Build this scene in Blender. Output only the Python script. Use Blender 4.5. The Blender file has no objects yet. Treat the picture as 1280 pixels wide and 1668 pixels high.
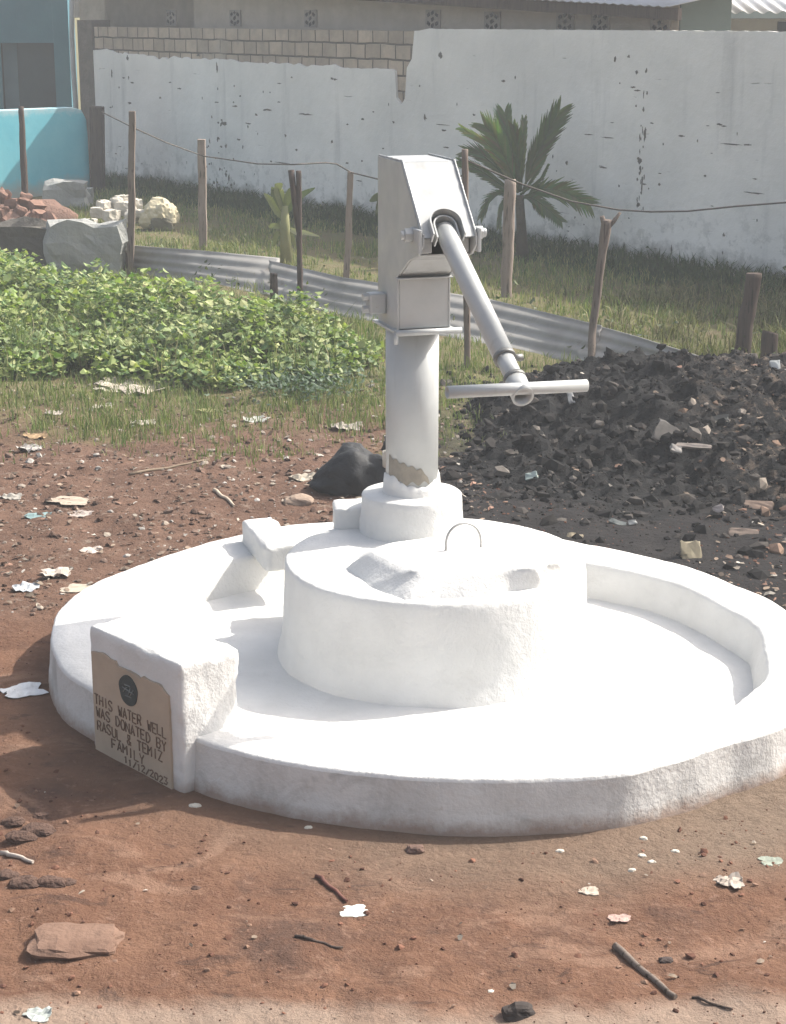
import bpy, bmesh, math, random
import numpy as np
from mathutils import Vector, Matrix, noise

random.seed(7); rng = np.random.default_rng(7)
S = bpy.context.scene; COL = S.collection
R = math.radians

# ------------------------------------------------------------------ camera, sky, sun, exposure
H = 1.70; PITCH = R(15.43); F = 2950.0
cam = bpy.data.cameras.new('camera'); camo = bpy.data.objects.new('camera', cam); COL.objects.link(camo)
cam.sensor_fit = 'VERTICAL'; cam.sensor_height = 24; cam.lens = F/1668*24
cam.clip_start = .05; cam.clip_end = 1500
camo.location = (0, 0, H); camo.rotation_euler = (R(90)-PITCH, 0, 0)
S.camera = camo
SUN_EL = R(45); SUN_AZ = R(25)          # azimuth measured from +X towards +Y
w = bpy.data.worlds.new('World'); S.world = w; w.use_nodes = True
nt = w.node_tree; sky = nt.nodes.new('ShaderNodeTexSky'); sky.sky_type = 'NISHITA'; sky.sun_disc = False
sky.sun_elevation = SUN_EL; sky.sun_rotation = R(90)-SUN_AZ; sky.dust_density = 5; sky.air_density = 1.0; sky.ozone_density = .6
bg = nt.nodes['Background']; hs = nt.nodes.new('ShaderNodeHueSaturation'); hs.inputs['Saturation'].default_value = .65
nt.links.new(sky.outputs[0], hs.inputs['Color']); nt.links.new(hs.outputs[0], bg.inputs[0]); bg.inputs[1].default_value = .15
sl = bpy.data.lights.new('sun', 'SUN'); sl.energy = 4.5; sl.angle = R(.5); sl.color = (1, .95, .87)
so = bpy.data.objects.new('sun', sl); COL.objects.link(so)
sd = Vector((math.cos(SUN_AZ)*math.cos(SUN_EL), math.sin(SUN_AZ)*math.cos(SUN_EL), math.sin(SUN_EL)))
so.rotation_euler = sd.to_track_quat('Z', 'Y').to_euler(); so.location = (6, 3, 9)
S.view_settings.view_transform = 'Standard'; S.view_settings.look = 'None'
S.view_settings.gamma = 1; S.view_settings.exposure = .75
S.cycles.max_bounces = 8; S.cycles.volume_bounces = 1

# ------------------------------------------------------------------ measuring helpers (pixel of the photo -> world)
cp, sp = math.cos(PITCH), math.sin(PITCH)
def ray(px, py):
    x = (px-640)/F; y = -(py-834)/F
    return Vector((x, cp+y*sp, -sp+y*cp))
def G(px, py, z=0.0):                     # point at height z
    d = ray(px, py); t = (z-H)/d.z
    return Vector((d.x*t, d.y*t, z))
def D(px, py, Y):                         # point at distance Y
    d = ray(px, py); t = Y/d.y
    return Vector((d.x*t, Y, H+d.z*t))

# ------------------------------------------------------------------ tags
def tag(o, label=None, cat=None, group=None, kind=None):
    if label: o['label'] = label
    if cat: o['category'] = cat
    if group: o['group'] = group
    if kind: o['kind'] = kind
    return o
def empty(name, loc=(0, 0, 0), rz=0, label=None, cat=None, group=None):
    o = bpy.data.objects.new(name, None); COL.objects.link(o)
    o.location = loc; o.rotation_euler = (0, 0, rz); o.empty_display_size = .1
    return tag(o, label, cat, group)

# ------------------------------------------------------------------ mesh builder
class MB:
    def __init__(s): s.v = []; s.f = []; s.c = []; s.smooth = []
    def add(s, vs, fs, col=None, smooth=False):
        n = len(s.v); s.v += [tuple(p) for p in vs]; s.f += [tuple(i+n for i in f) for f in fs]
        s.smooth += [smooth]*len(fs); s.c += [col]*len(fs)
    def box(s, c, d, rot=None):
        hx, hy, hz = d[0]/2, d[1]/2, d[2]/2
        vs = [Vector((x, y, z)) for x in (-hx, hx) for y in (-hy, hy) for z in (-hz, hz)]
        if rot is not None: vs = [rot @ p for p in vs]
        vs = [p+Vector(c) for p in vs]
        s.add(vs, [(0, 1, 3, 2), (4, 6, 7, 5), (0, 4, 5, 1), (2, 3, 7, 6), (0, 2, 6, 4), (1, 5, 7, 3)])
    def tube(s, pts, r, n=12, caps=True, smooth=True, open_r=None):
        pts = [Vector(p) for p in pts]; rs = r if isinstance(r, (list, tuple)) else [r]*len(pts)
        t0 = (pts[1]-pts[0]).normalized(); u = t0.orthogonal().normalized(); vs = []
        for i, p in enumerate(pts):
            t = (pts[min(i+1, len(pts)-1)]-pts[max(i-1, 0)]).normalized()
            u = (u-t*u.dot(t)).normalized(); v = t.cross(u)
            for k in range(n):
                a = 2*math.pi*k/n; vs.append(p+(u*math.cos(a)+v*math.sin(a))*rs[i])
        fs = [(i*n+k, i*n+(k+1) % n, (i+1)*n+(k+1) % n, (i+1)*n+k) for i in range(len(pts)-1) for k in range(n)]
        s.add(vs, fs, smooth=smooth)
        if caps:
            m = len(pts)-1
            s.add(vs[:n], [tuple(range(n))[::-1]]); s.add(vs[m*n:], [tuple(range(n))])
    def pipe(s, p, q, ro, ri, n=28):       # hollow tube
        p, q = Vector(p), Vector(q); t = (q-p).normalized(); u = t.orthogonal().normalized(); v = t.cross(u)
        ring = lambda c, r: [c+(u*math.cos(2*math.pi*k/n)+v*math.sin(2*math.pi*k/n))*r for k in range(n)]
        vs = ring(p, ro)+ring(q, ro)+ring(q, ri)+ring(p, ri)
        fs = []
        for a in range(4):
            b = (a+1) % 4
            for k in range(n):
                fs.append((a*n+k, a*n+(k+1) % n, b*n+(k+1) % n, b*n+k))
        s.add(vs, [f for f in fs[:n]+fs[2*n:3*n]], smooth=True)
        s.add(vs, [f for f in fs[n:2*n]+fs[3*n:]])
    def prism(s, poly, n0, n1, axis_o, ax, ay, an):   # polygon in (ax, ay) extruded along an
        k = len(poly)
        a = [axis_o+ax*x+ay*y+an*n0 for x, y in poly]; b = [axis_o+ax*x+ay*y+an*n1 for x, y in poly]
        s.add(a+b, [tuple(range(k))[::-1], tuple(range(k, 2*k))]+[(i, (i+1) % k, k+(i+1) % k, k+i) for i in range(k)])
    def build(s, name, mat, parent=None, loc=None, rz=None, bevel=0, link=True):
        me = bpy.data.meshes.new(name); me.from_pydata(s.v, [], s.f); me.update()
        me.polygons.foreach_set('use_smooth', s.smooth)
        if any(c is not None for c in s.c):
            at = me.color_attributes.new('tint', 'FLOAT_COLOR', 'CORNER')
            buf = np.ones((len(me.loops), 4), dtype=np.float32); k = 0
            for f, c in zip(s.f, s.c):
                if c is not None: buf[k:k+len(f), :3] = c
                k += len(f)
            at.data.foreach_set('color', buf.ravel())
        bm = bmesh.new(); bm.from_mesh(me)
        bmesh.ops.remove_doubles(bm, verts=bm.verts, dist=1e-6)
        if len(bm.faces) < 60000: bmesh.ops.recalc_face_normals(bm, faces=bm.faces)
        bm.to_mesh(me); bm.free()
        o = bpy.data.objects.new(name, me); COL.objects.link(o)
        if mat: me.materials.append(mat)
        if parent: o.parent = parent
        if loc is not None: o.location = loc
        if rz is not None: o.rotation_euler = (0, 0, rz)
        if bevel:
            m = o.modifiers.new('bevel', 'BEVEL'); m.width = bevel; m.segments = 2; m.limit_method = 'ANGLE'; m.angle_limit = R(40)
        return o

def fast_mesh(name, V, Fq, mat, cols=None, smooth=False):   # numpy arrays: verts (n,3), faces (m,k), cols (m,3)
    me = bpy.data.meshes.new(name); m, k = Fq.shape
    me.vertices.add(len(V)); me.vertices.foreach_set('co', V.astype(np.float32).ravel())
    me.loops.add(m*k); me.loops.foreach_set('vertex_index', Fq.astype(np.int32).ravel())
    me.polygons.add(m); me.polygons.foreach_set('loop_start', np.arange(0, m*k, k, dtype=np.int32))
    me.update(calc_edges=True)
    me.polygons.foreach_set('use_smooth', [bool(smooth)]*m)
    if cols is not None:
        at = me.color_attributes.new('tint', 'FLOAT_COLOR', 'CORNER')
        b = np.ones((m, k, 4), dtype=np.float32); b[:, :, :3] = cols[:, None, :]
        at.data.foreach_set('color', b.ravel())
    me.materials.append(mat)
    o = bpy.data.objects.new(name, me); COL.objects.link(o); return o

def fbm(p, o=4): return noise.fractal(Vector(p), 1.0, 2.0, o, noise_basis='PERLIN_ORIGINAL')

# ------------------------------------------------------------------ materials
class N:
    def __init__(s, name, rough=.9, spec=.2, metal=0):
        s.m = bpy.data.materials.new(name); s.m.use_nodes = True; s.t = s.m.node_tree
        s.b = s.t.nodes['Principled BSDF']; s.b.inputs['Roughness'].default_value = rough
        s.b.inputs['Specular IOR Level'].default_value = spec; s.b.inputs['Metallic'].default_value = metal
        tc = s.t.nodes.new('ShaderNodeTexCoord'); s.obj = tc.outputs['Object']
    def val(s, sock, v):
        if isinstance(v, bpy.types.NodeSocket): s.t.links.new(v, sock)
        elif v is not None:
            if isinstance(v, tuple) and len(v) == 3 and len(sock.default_value) == 4: v = v+(1,)
            sock.default_value = v
    def noise(s, scale, detail=4, rough=.55, vec=None, dist=0, col=False):
        n = s.t.nodes.new('ShaderNodeTexNoise'); s.t.links.new(vec or s.obj, n.inputs['Vector'])
        n.inputs['Scale'].default_value = scale; n.inputs['Detail'].default_value = detail
        n.inputs['Roughness'].default_value = rough; n.inputs['Distortion'].default_value = dist
        return n.outputs['Color' if col else 'Fac']
    def voro(s, scale, vec=None, feature='F1', out='Distance', rand=1):
        n = s.t.nodes.new('ShaderNodeTexVoronoi'); s.t.links.new(vec or s.obj, n.inputs['Vector'])
        n.feature = feature; n.inputs['Scale'].default_value = scale; n.inputs['Randomness'].default_value = rand
        return n.outputs[out]
    def ramp(s, fac, a, b, lo=0., hi=1.):
        n = s.t.nodes.new('ShaderNodeMapRange'); n.clamp = True
        s.val(n.inputs[0], fac); n.inputs[1].default_value = a; n.inputs[2].default_value = b
        n.inputs[3].default_value = lo; n.inputs[4].default_value = hi; return n.outputs[0]
    def mix(s, fac, a, b, mode='MIX'):
        n = s.t.nodes.new('ShaderNodeMix'); n.data_type = 'RGBA'; n.blend_type = mode
        s.val(n.inputs[0], fac); s.val(n.inputs[6], a); s.val(n.inputs[7], b); return n.outputs[2]
    def math(s, op, a, b=None):
        n = s.t.nodes.new('ShaderNodeMath'); n.operation = op; s.val(n.inputs[0], a)
        if b is not None: s.val(n.inputs[1], b)
        return n.outputs[0]
    def sep(s, vec=None):
        n = s.t.nodes.new('ShaderNodeSeparateXYZ'); s.t.links.new(vec or s.obj, n.inputs[0]); return n.outputs
    def comb(s, x, y, z=0.):
        n = s.t.nodes.new('ShaderNodeCombineXYZ'); s.val(n.inputs[0], x); s.val(n.inputs[1], y); s.val(n.inputs[2], z); return n.outputs[0]
    def map(s, scale=(1, 1, 1), loc=(0, 0, 0), vec=None):
        n = s.t.nodes.new('ShaderNodeMapping'); s.t.links.new(vec or s.obj, n.inputs[0])
        n.inputs['Scale'].default_value = scale; n.inputs['Location'].default_value = loc; return n.outputs[0]
    def attr(s, name='tint'):
        n = s.t.nodes.new('ShaderNodeVertexColor'); n.layer_name = name; return n.outputs[0]
    def bump(s, h, strength=.5, dist=.01):
        n = s.t.nodes.new('ShaderNodeBump'); s.val(n.inputs['Height'], h)
        n.inputs['Strength'].default_value = strength; n.inputs['Distance'].default_value = dist
        s.t.links.new(n.outputs[0], s.b.inputs['Normal'])
    def base(s, c): s.val(s.b.inputs['Base Color'], c); return s.m

def whitewash(name, a=(.66, .655, .635), b=(.57, .565, .545), stain=(.36, .34, .31), amt=.35, streak=0., mud=0.):
    n = N(name, .85, .25)
    c = n.mix(n.ramp(n.noise(5, 6, .6), .35, .7), a, b)
    sp_ = n.ramp(n.noise(9, 8, .7, dist=.6), .62-.18*amt, .80-.12*amt)
    c = n.mix(n.math('MULTIPLY', sp_, amt), c, stain)
    if streak:
        st = n.ramp(n.noise(6, 5, .6, vec=n.map((1, 1, .18))), .5, .72)
        c = n.mix(n.math('MULTIPLY', st, streak), c, stain)
    if mud:
        z = n.sep()[2]
        md = n.ramp(n.math('ADD', z, n.math('MULTIPLY', n.math('SUBTRACT', n.noise(16, 7, .75), .5), .07)), .0, .035, 1, 0)
        c = n.mix(n.math('MULTIPLY', md, mud), c, (.27, .18, .13))
        sp2 = n.ramp(n.noise(60, 5, .7), .64, .70); c = n.mix(n.math('MULTIPLY', sp2, n.ramp(z, .0, .11, .55, 0)), c, (.24, .15, .11))
    h = n.math('ADD', n.noise(14, 6, .65), n.math('MULTIPLY', n.noise(90, 3, .6), .25))
    n.bump(h, .55, .012)
    return n.base(c)
M_WHITE = whitewash('whitewashed cement', amt=.22)
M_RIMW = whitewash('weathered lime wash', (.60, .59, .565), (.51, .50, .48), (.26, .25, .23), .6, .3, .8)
def simple(name, a, b, scale=8, rough=.85, spec=.2, bump=.3, bd=.005, bs=None, metal=0):
    n = N(name, rough, spec, metal); c = n.mix(n.ramp(n.noise(scale, 6, .6), .3, .7), a, b)
    n.bump(n.noise(bs or scale*4, 5, .6), bump, bd); return n.base(c)
def pump_paint():
    n = N('grey galvanised paint', .45, .45, .2)
    c = n.mix(n.ramp(n.noise(6, 5, .6), .3, .7), (.42, .43, .425), (.35, .36, .355))
    sp_ = n.ramp(n.noise(35, 6, .7), .66, .74)
    c = n.mix(n.math('MULTIPLY', sp_, .5), c, (.26, .24, .21))
    st = n.ramp(n.noise(16, 5, .65, vec=n.map((1, 1, .10))), .58, .74); c = n.mix(n.math('MULTIPLY', st, .45), c, (.25, .235, .21))
    ru = n.ramp(n.noise(11, 7, .8, dist=.6), .66, .72); c = n.mix(n.math('MULTIPLY', ru, .45), c, (.22, .15, .10))
    n.val(n.b.inputs['Roughness'], n.ramp(n.noise(20, 4), .3, .7, .36, .6))
    n.bump(n.noise(60, 4), .12, .002); return n.base(c)
M_PUMP = pump_paint()
M_PUMPD = simple('bare dull steel', (.20, .20, .19), (.13, .13, .125), 30, .5, .5, .2, .002, metal=.5)
M_BARE = simple('unpainted cement patch', (.30, .27, .22), (.22, .20, .17), 25, .9, .1, .5, .004)
M_PLAQUE = simple('tan cement plaque', (.46, .37, .28), (.36, .29, .22), 7, .9, .15, .4, .003, 60)
M_LETTER = simple('scratched dark letters', (.13, .085, .06), (.20, .14, .10), 40, .9, .1)
M_MEDAL = simple('dark green grey medallion', (.065, .075, .07), (.045, .05, .05), 60, .8, .2)
M_MEDLINE = simple('pale scratched emblem', (.22, .24, .23), (.15, .16, .155), 60, .8, .2)
M_WIRE = simple('galvanised wire', (.50, .50, .49), (.38, .37, .36), 30, .5, .4, metal=.6)
M_LINE = simple('weathered fence wire', (.12, .11, .10), (.08, .07, .06), 30, .8, .2)

def wood(name, a, b, d):
    n = N(name, .9, .15)
    g = n.noise(7, 6, .7, vec=n.map((6, 6, .5)), dist=.4)
    c = n.mix(n.ramp(g, .3, .7), a, b); c = n.mix(n.ramp(n.noise(28, 4, vec=n.map((3, 3, .25))), .58, .66), c, d)
    n.bump(g, .7, .006); return n.base(c)
M_WOOD = wood('weathered grey brown wood', (.21, .17, .14), (.135, .108, .09), (.06, .045, .035))
M_WOODP = wood('pinkish sawn wood', (.31, .255, .215), (.22, .175, .145), (.09, .07, .058))
M_WOODD = wood('dark rotten wood', (.10, .075, .06), (.06, .045, .04), (.03, .025, .02))

def ground_mat():
    n = N('trodden earth', .95, .1)
    x, y, z = n.sep()
    wv = n.noise(1.1, 5, .65); fine = n.noise(6, 8, .72); grit = n.noise(45, 6, .7)
    red = n.mix(n.ramp(fine, .3, .7), (.225, .124, .080), (.138, .072, .047))
    red = n.mix(n.ramp(n.noise(2.2, 6, .7, dist=.5), .5, .68), red, (.10, .062, .048))
    red = n.mix(n.ramp(grit, .56, .72), red, (.27, .165, .12))
    red = n.mix(n.ramp(n.noise(3.2, 4, .6, vec=n.map((1, 1.6, 1), (4, 2, 0)), dist=1.2), .56, .66, 0, .75), red, (.27, .165, .115))
    red = n.mix(n.ramp(n.noise(8, 6, .7, vec=n.map((1, 2.2, 1), (1, 7, 0)), dist=.8), .58, .66, 0, .8), red, (.085, .05, .038))
    sand = n.mix(n.ramp(grit, .3, .7), (.235, .175, .13), (.165, .12, .088))
    brown = n.mix(n.ramp(fine, .3, .7), (.185, .112, .08), (.098, .058, .042))
    brown = n.mix(n.ramp(n.noise(14, 7, .75), .56, .70), brown, (.27, .21, .165))
    dark = n.mix(n.ramp(fine, .3, .7), (.036, .033, .032), (.022, .021, .022))
    grass = n.mix(n.ramp(fine, .35, .65), (.14, .15, .065), (.17, .13, .08))
    # worn sandy ring round the well slab
    dx = n.math('SUBTRACT', x, .22); dy = n.math('SUBTRACT', y, 4.45)
    rr = n.math('SQRT', n.math('ADD', n.math('MULTIPLY', dx, dx), n.math('MULTIPLY', dy, dy)))
    rr = n.math('ADD', rr, n.math('MULTIPLY', wv, .35))
    side = n.ramp(n.math('ADD', x, n.math('MULTIPLY', wv, .8)), .0, 1.1, .25, 1)
    c = n.mix(n.math('MULTIPLY', n.ramp(rr, 1.22, 1.42, 1, 0), side), red, sand)
    # pale sandy patch at the bottom of the view
    c = n.mix(n.math('MULTIPLY', n.ramp(n.math('ADD', y, n.math('MULTIPLY', wv, .45)), 3.06, 3.13, 1, 0), .7), c, (.36, .28, .22))
    yy = n.math('ADD', y, n.math('MULTIPLY', n.math('SUBTRACT', wv, .5), 2.2))
    c = n.mix(n.ramp(yy, 4.7, 5.5), c, brown)
    dm = n.math('MULTIPLY', n.ramp(n.math('ADD', y, n.math('MULTIPLY', x, .42)), 5.25, 5.5), n.ramp(n.math('ADD', x, n.math('MULTIPLY', n.math('SUBTRACT', fine, .5), .6)), -.05, .2))
    c = n.mix(dm, c, dark)
    c = n.mix(n.ramp(yy, 7.2, 8.2), c, grass)
    n.bump(n.math('ADD', n.noise(12, 9, .72), n.math('MULTIPLY', grit, .3)), 1., .03)
    return n.base(c)
M_GROUND = ground_mat()
def mound_mat():
    n = N('dark wet earth', .95, .12)
    c = n.mix(n.ramp(n.noise(5, 8, .7), .35, .65), (.016, .017, .018), (.031, .030, .030))
    c = n.mix(n.ramp(n.noise(9, 7, .8, dist=.8), .60, .68), c, (.085, .075, .068))
    x, y, z = n.sep()
    c = n.mix(n.math('MULTIPLY', n.ramp(n.noise(16, 7, .75), .50, .60), n.ramp(x, 1.1, 1.6)), c, (.17, .13, .10))
    n.bump(n.noise(22, 8, .75), 1., .03); return n.base(c)
M_MOUND = mound_mat()
def tint_mat(name, rough=.8, spec=.15, nz=12, amt=.35, transl=0.):
    n = N(name, rough, spec); c = n.mix(amt, n.attr(), n.mix(n.ramp(n.noise(nz, 5, .7), .35, .65), (.25, .25, .25), (1, 1, 1)), 'MULTIPLY')
    if transl:
        out = [k for k in n.t.nodes if k.type == 'OUTPUT_MATERIAL'][0]
        tr = n.t.nodes.new('ShaderNodeBsdfTranslucent'); n.val(tr.inputs[0], n.mix(1., c, (1.0, 1.2, .5), 'MULTIPLY'))
        mx = n.t.nodes.new('ShaderNodeMixShader'); mx.inputs[0].default_value = transl
        n.t.links.new(n.b.outputs[0], mx.inputs[1]); n.t.links.new(tr.outputs[0], mx.inputs[2]); n.t.links.new(mx.outputs[0], out.inputs[0])
    return n.base(c)
M_LEAF = tint_mat('leaf', .55, .35, 60, .25, .3)
M_GRASS = tint_mat('grass blade', .7, .2, 20, .3, .25)
M_CLOD = tint_mat('clod', .95, .1, 30, .5)
M_SCRAP = tint_mat('litter scrap', .8, .2, 25, .4)

# ------------------------------------------------------------------ GROUND
def mound_h(x, y):
    # heap of dug-out black earth behind and to the right of the slab
    e = (x-.12+.10*math.sin(y*2.3))/.45; e = max(0, min(1, e)); e = e*e*(3-2*e)
    f0 = 5.85 + .05*x - .40*max(0, x-1.0)
    a = (y-f0)/1.75; a = max(0, min(1, a)); a = a*a*(3-2*a)
    b = (8.55+.05*x-y)/.75; b = max(0, min(1, b)); b = b*b*(3-2*b)
    g = max(0, min(1, (x-.25)/.95)); g = .42+.58*g*g*(3-2*g)
    return .268*e*a*b*g
def ground_h(x, y):
    near = max(0, min(1, (11-y)/4))
    h = .018*fbm((x*1.3, y*1.3, 3))+.014*fbm((x*5, y*5, 9), 6)*near-.010*abs(fbm((x*3.3, y*3.3, 5), 4))*near
    r = math.hypot(x-.12, y-4.55)
    if r < 1.35: h *= max(.15, (r-.9)/.45) if r > .9 else .15
    return h-.004
def axis(segs):
    out = [segs[0][0]]
    for a, b, st in segs:
        n_ = max(1, round((b-a)/st)); out += [a+(b-a)*(i+1)/n_ for i in range(n_)]
    return out
gx = axis([(-300, -60, 60), (-60, -12, 6), (-12, -4, .5), (-4, -1.3, .08), (-1.3, 1.7, .022), (1.7, 4, .08), (4, 12, .5), (12, 60, 6), (60, 300, 60)])
gy = axis([(-40, 0, 5), (0, 2.4, .3), (2.4, 7.4, .022), (7.4, 14, .08), (14, 24, .5), (24, 60, 6), (60, 600, 60)])
V = np.array([(x, y, ground_h(x, y)) for y in gy for x in gx]); nx = len(gx)
idx = np.arange(len(V)).reshape(len(gy), nx)
Fq = np.stack([idx[:-1, :-1].ravel(), idx[:-1, 1:].ravel(), idx[1:, 1:].ravel(), idx[1:, :-1].ravel()], 1)
tag(fast_mesh('ground', V, Fq, M_GROUND, smooth=True), kind='structure')

# mound of dark soil
mx_, my_ = np.arange(-.05, 5.2, .026), np.arange(5.3, 9.0, .028)
def mz(x, y):
    m = mound_h(x, y); k = min(1, m/.06)
    return m-.03+k*(.045*fbm((x*3.1, y*3.1, 1), 5)+.075*abs(fbm((x*6, y*6, 4), 5)) - .025 + .030*fbm((x*18, y*18, 2), 4))
V = np.array([(x, y, mz(x, y)) for y in my_ for x in mx_]); nx = len(mx_)
idx = np.arange(len(V)).reshape(len(my_), nx)
Fq = np.stack([idx[:-1, :-1].ravel(), idx[:-1, 1:].ravel(), idx[1:, 1:].ravel(), idx[1:, :-1].ravel()], 1)
tag(fast_mesh('soil_mound', V, Fq, M_MOUND, smooth=False), kind='structure')

ICO = None
def ico():
    global ICO
    if ICO is None:
        bm = bmesh.new(); bmesh.ops.create_icosphere(bm, subdivisions=1, radius=1)
        bm.verts.ensure_lookup_table()
        ICO = (np.array([v.co[:] for v in bm.verts]), np.array([[v.index for v in f.verts] for f in bm.faces])); bm.free()
    return ICO
def scatter_lumps(name, pts, sizes, cols, mat, flat=.65):
    iv, jf = ico(); n = len(pts); nv = len(iv)
    jit = 1+rng.uniform(-.34, .34, (n, nv, 1)); v = iv[None]*jit
    v = v*(np.stack([rng.uniform(.6, 1.3, n), rng.uniform(.6, 1.3, n), rng.uniform(.4, 1., n)*flat*1.3], 1))[:, None, :]
    a = rng.uniform(0, 6.28, n); c, s_ = np.cos(a), np.sin(a)
    t = rng.uniform(-.6, .6, n); ct, st = np.cos(t), np.sin(t)
    x, y, z = v[..., 0], v[..., 1], v[..., 2]
    y, z = y*ct[:, None]-z*st[:, None], y*st[:, None]+z*ct[:, None]
    x, y = x*c[:, None]-y*s_[:, None], x*s_[:, None]+y*c[:, None]
    v = np.stack([x, y, z], -1)*sizes[:, None, None]+pts[:, None, :]
    f = (jf[None]+(np.arange(n)*nv)[:, None, None]).reshape(-1, 3)
    return fast_mesh(name, v.reshape(-1, 3), f, mat, np.repeat(cols, len(jf), 0))
# clods on the mound
P, Z, C_ = [], [], []
pal = [(.022, .021, .021)]*10+[(.036, .033, .031)]*6+[(.07, .062, .056)]*2+[(.14, .125, .11)]
for i in range(20000):
    x, y = random.uniform(.08, 3.4), random.uniform(5.4, 8.9)
    if mound_h(x, y) < .012 and random.random() < .7: continue
    s_ = .004+.030*random.random()**8
    P.append((x, y, max(mz(x, y), ground_h(x, y))-s_*.05)); Z.append(s_)
    c = random.choice(pal)
    if x > 1.1 and y < 7.2 and random.random() < .18: c = random.choice([(.22, .15, .11), (.28, .24, .20), (.16, .10, .075)])
    k = random.uniform(.75, 1.25); C_.append(tuple(q*k for q in c))
tag(scatter_lumps('soil_clods', np.array(P), np.array(Z), np.array(C_), M_CLOD, .8), kind='stuff')
# gravel and crumbs over the trodden soil
P, Z, C_ = [], [], []
def in_slab(x, y): return math.hypot(x-.12, y-4.55) < 1.08
for i in range(13000):
    y = 2.5+random.random()**.8*6.0; x = random.uniform(-.26*y-.2, .26*y+.2)
    if in_slab(x, y): continue
    back = y > 5.0 and x < .3
    s_ = (.0018+.007*random.random()**6)*(2. if back else 1)
    if noise.noise(Vector((x*1.5, y*1.5, 7))) < -.1+random.uniform(-.25, .25): s_ *= .6
    P.append((x, y, ground_h(x, y)+s_*.2)); Z.append(s_)
    if back: c = random.choice([(.20, .14, .11)]*5+[(.10, .065, .05)]*5+[(.33, .28, .23)]*2+[(.45, .42, .38)])
    else: c = random.choice([(.21, .105, .072)]*7+[(.12, .06, .043)]*5+[(.27, .17, .12)]*2+[(.34, .27, .21)]*(1 if random.random() < .15 else 0)+[(.15, .08, .06)])
    k = random.uniform(.75, 1.2); C_.append(tuple(q*k for q in c))
tag(scatter_lumps('soil_crumbs', np.array(P), np.array(Z), np.array(C_), M_CLOD, .6), kind='stuff')
# flat mixed debris (leaf and plastic bits) trodden into the brown earth
P, Fs, C_ = [], [], []
def flake(c, sx, sy, col, lift=.004):
    a = random.uniform(0, 6.28); u = Vector((math.cos(a), math.sin(a), random.uniform(-.25, .25)))*sx
    v = Vector((-math.sin(a), math.cos(a), random.uniform(-.35, .35)))*sy; c = Vector(c)+Vector((0, 0, lift))
    n = len(P); k = [random.uniform(.6, 1) for _ in range(6)]
    b = Vector((0, 0, random.uniform(0, .4)*sx))
    P.extend([c-u*k[0], c-u*.3-v*k[1]+b, c+u*.5-v*k[2]*.8+b, c+u*k[3], c+u*.3+v*k[4]+b, c-u*.5+v*k[5]*.8])
    for f in ((0, 1, 4, 5), (1, 2, 3, 4)): Fs.append(tuple(n+q for q in f)); C_.append(col)
lp = [(.42, .36, .29), (.30, .23, .17), (.50, .46, .40), (.22, .15, .11), (.36, .27, .20), (.16, .12, .09), (.30, .18, .13)]
for i in range(2600):
    t = random.random(); py = 640+360*t if random.random() < .85 else random.uniform(1000, 1660); px = random.uniform(-60, 1340)
    p = G(px, py)
    if in_slab(p.x, p.y) or (p.x > .35 and p.y > 5.6): continue
    if p.y < 5 and random.random() < .8: continue
    s_ = random.uniform(.004, .022)*(1 if p.y > 5 else .5)
    flake((p.x, p.y, ground_h(p.x, p.y)), s_, s_*random.uniform(.25, .7), [q*kq for kq in [random.uniform(.5, 1.0)] for q in random.choice(lp)])
for i in range(420):
    x, y = random.uniform(.4, 3), random.uniform(5.6, 8)
    if x < 1.2 and random.random() < .6: continue
    s_ = random.uniform(.006, .024)
    flake((x, y, max(mz(x, y), ground_h(x, y))+.004), s_, s_*random.uniform(.3, .8), [q*kq for kq in [random.uniform(.3, .9)] for q in random.choice(lp)])
tag(fast_mesh('trodden_debris', np.array([p[:] for p in P]), np.array(Fs), M_SCRAP, np.array(C_)), kind='stuff')

# ------------------------------------------------------------------ WELL SLAB
plat = empty('well_platform', (.12, 4.55, 0), label='round whitewashed concrete well slab with raised rim, central drum and corner block', cat='well platform')
PC = Vector((.12, 4.55, 0)); ZT = .122; ZF = .022
def loc(p): return Vector(p)-PC
outer_px = [(82, 1048), (84, 1020), (92, 995), (110, 978), (140, 955), (200, 929), (250, 911), (300, 895), (390, 870), (470, 854), (560, 848), (690, 846), (800, 854), (880, 872), (950, 884), (1040, 902), (1140, 929), (1200, 953), (1280, 990), (1312, 1028), (1330, 1070), (1330, 1110), (1310, 1150), (1280, 1178), (1240, 1195), (1180, 1208), (1140, 1225), (1080, 1243), (1030, 1257), (942, 1266), (860, 1268), (700, 1267), (560, 1255), (500, 1247), (380, 1222), (318, 1202), (280, 1182), (235, 1162), (190, 1142), (150, 1122), (112, 1102), (92, 1075)]
inner_px = [(205, 990), (228, 958), (300, 934), (400, 908), (480, 893), (560, 880), (690, 876), (800, 884), (880, 900), (952, 917), (1000, 925), (1100, 950), (1180, 990), (1235, 1022), (1243, 1060), (1247, 1100), (1198, 1140), (1168, 1171), (1057, 1194), (942, 1224), (820, 1232), (700, 1232), (560, 1220), (470, 1203), (380, 1170), (300, 1130), (240, 1085), (205, 1040)]
def polar(pxs, z):
    a = []
    for q in pxs:
        p = G(q[0], q[1], z)-PC; a.append((math.atan2(p.y, p.x), math.hypot(p.x, p.y)))
    a.sort(); th = np.array([k[0] for k in a]); rr = np.array([k[1] for k in a])
    th = np.concatenate([th-2*math.pi, th, th+2*math.pi]); rr = np.tile(rr, 3); return th, rr
tho, ro_ = polar(outer_px, ZT); thi, ri_ = polar(inner_px, ZT)
NS = 480
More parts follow.
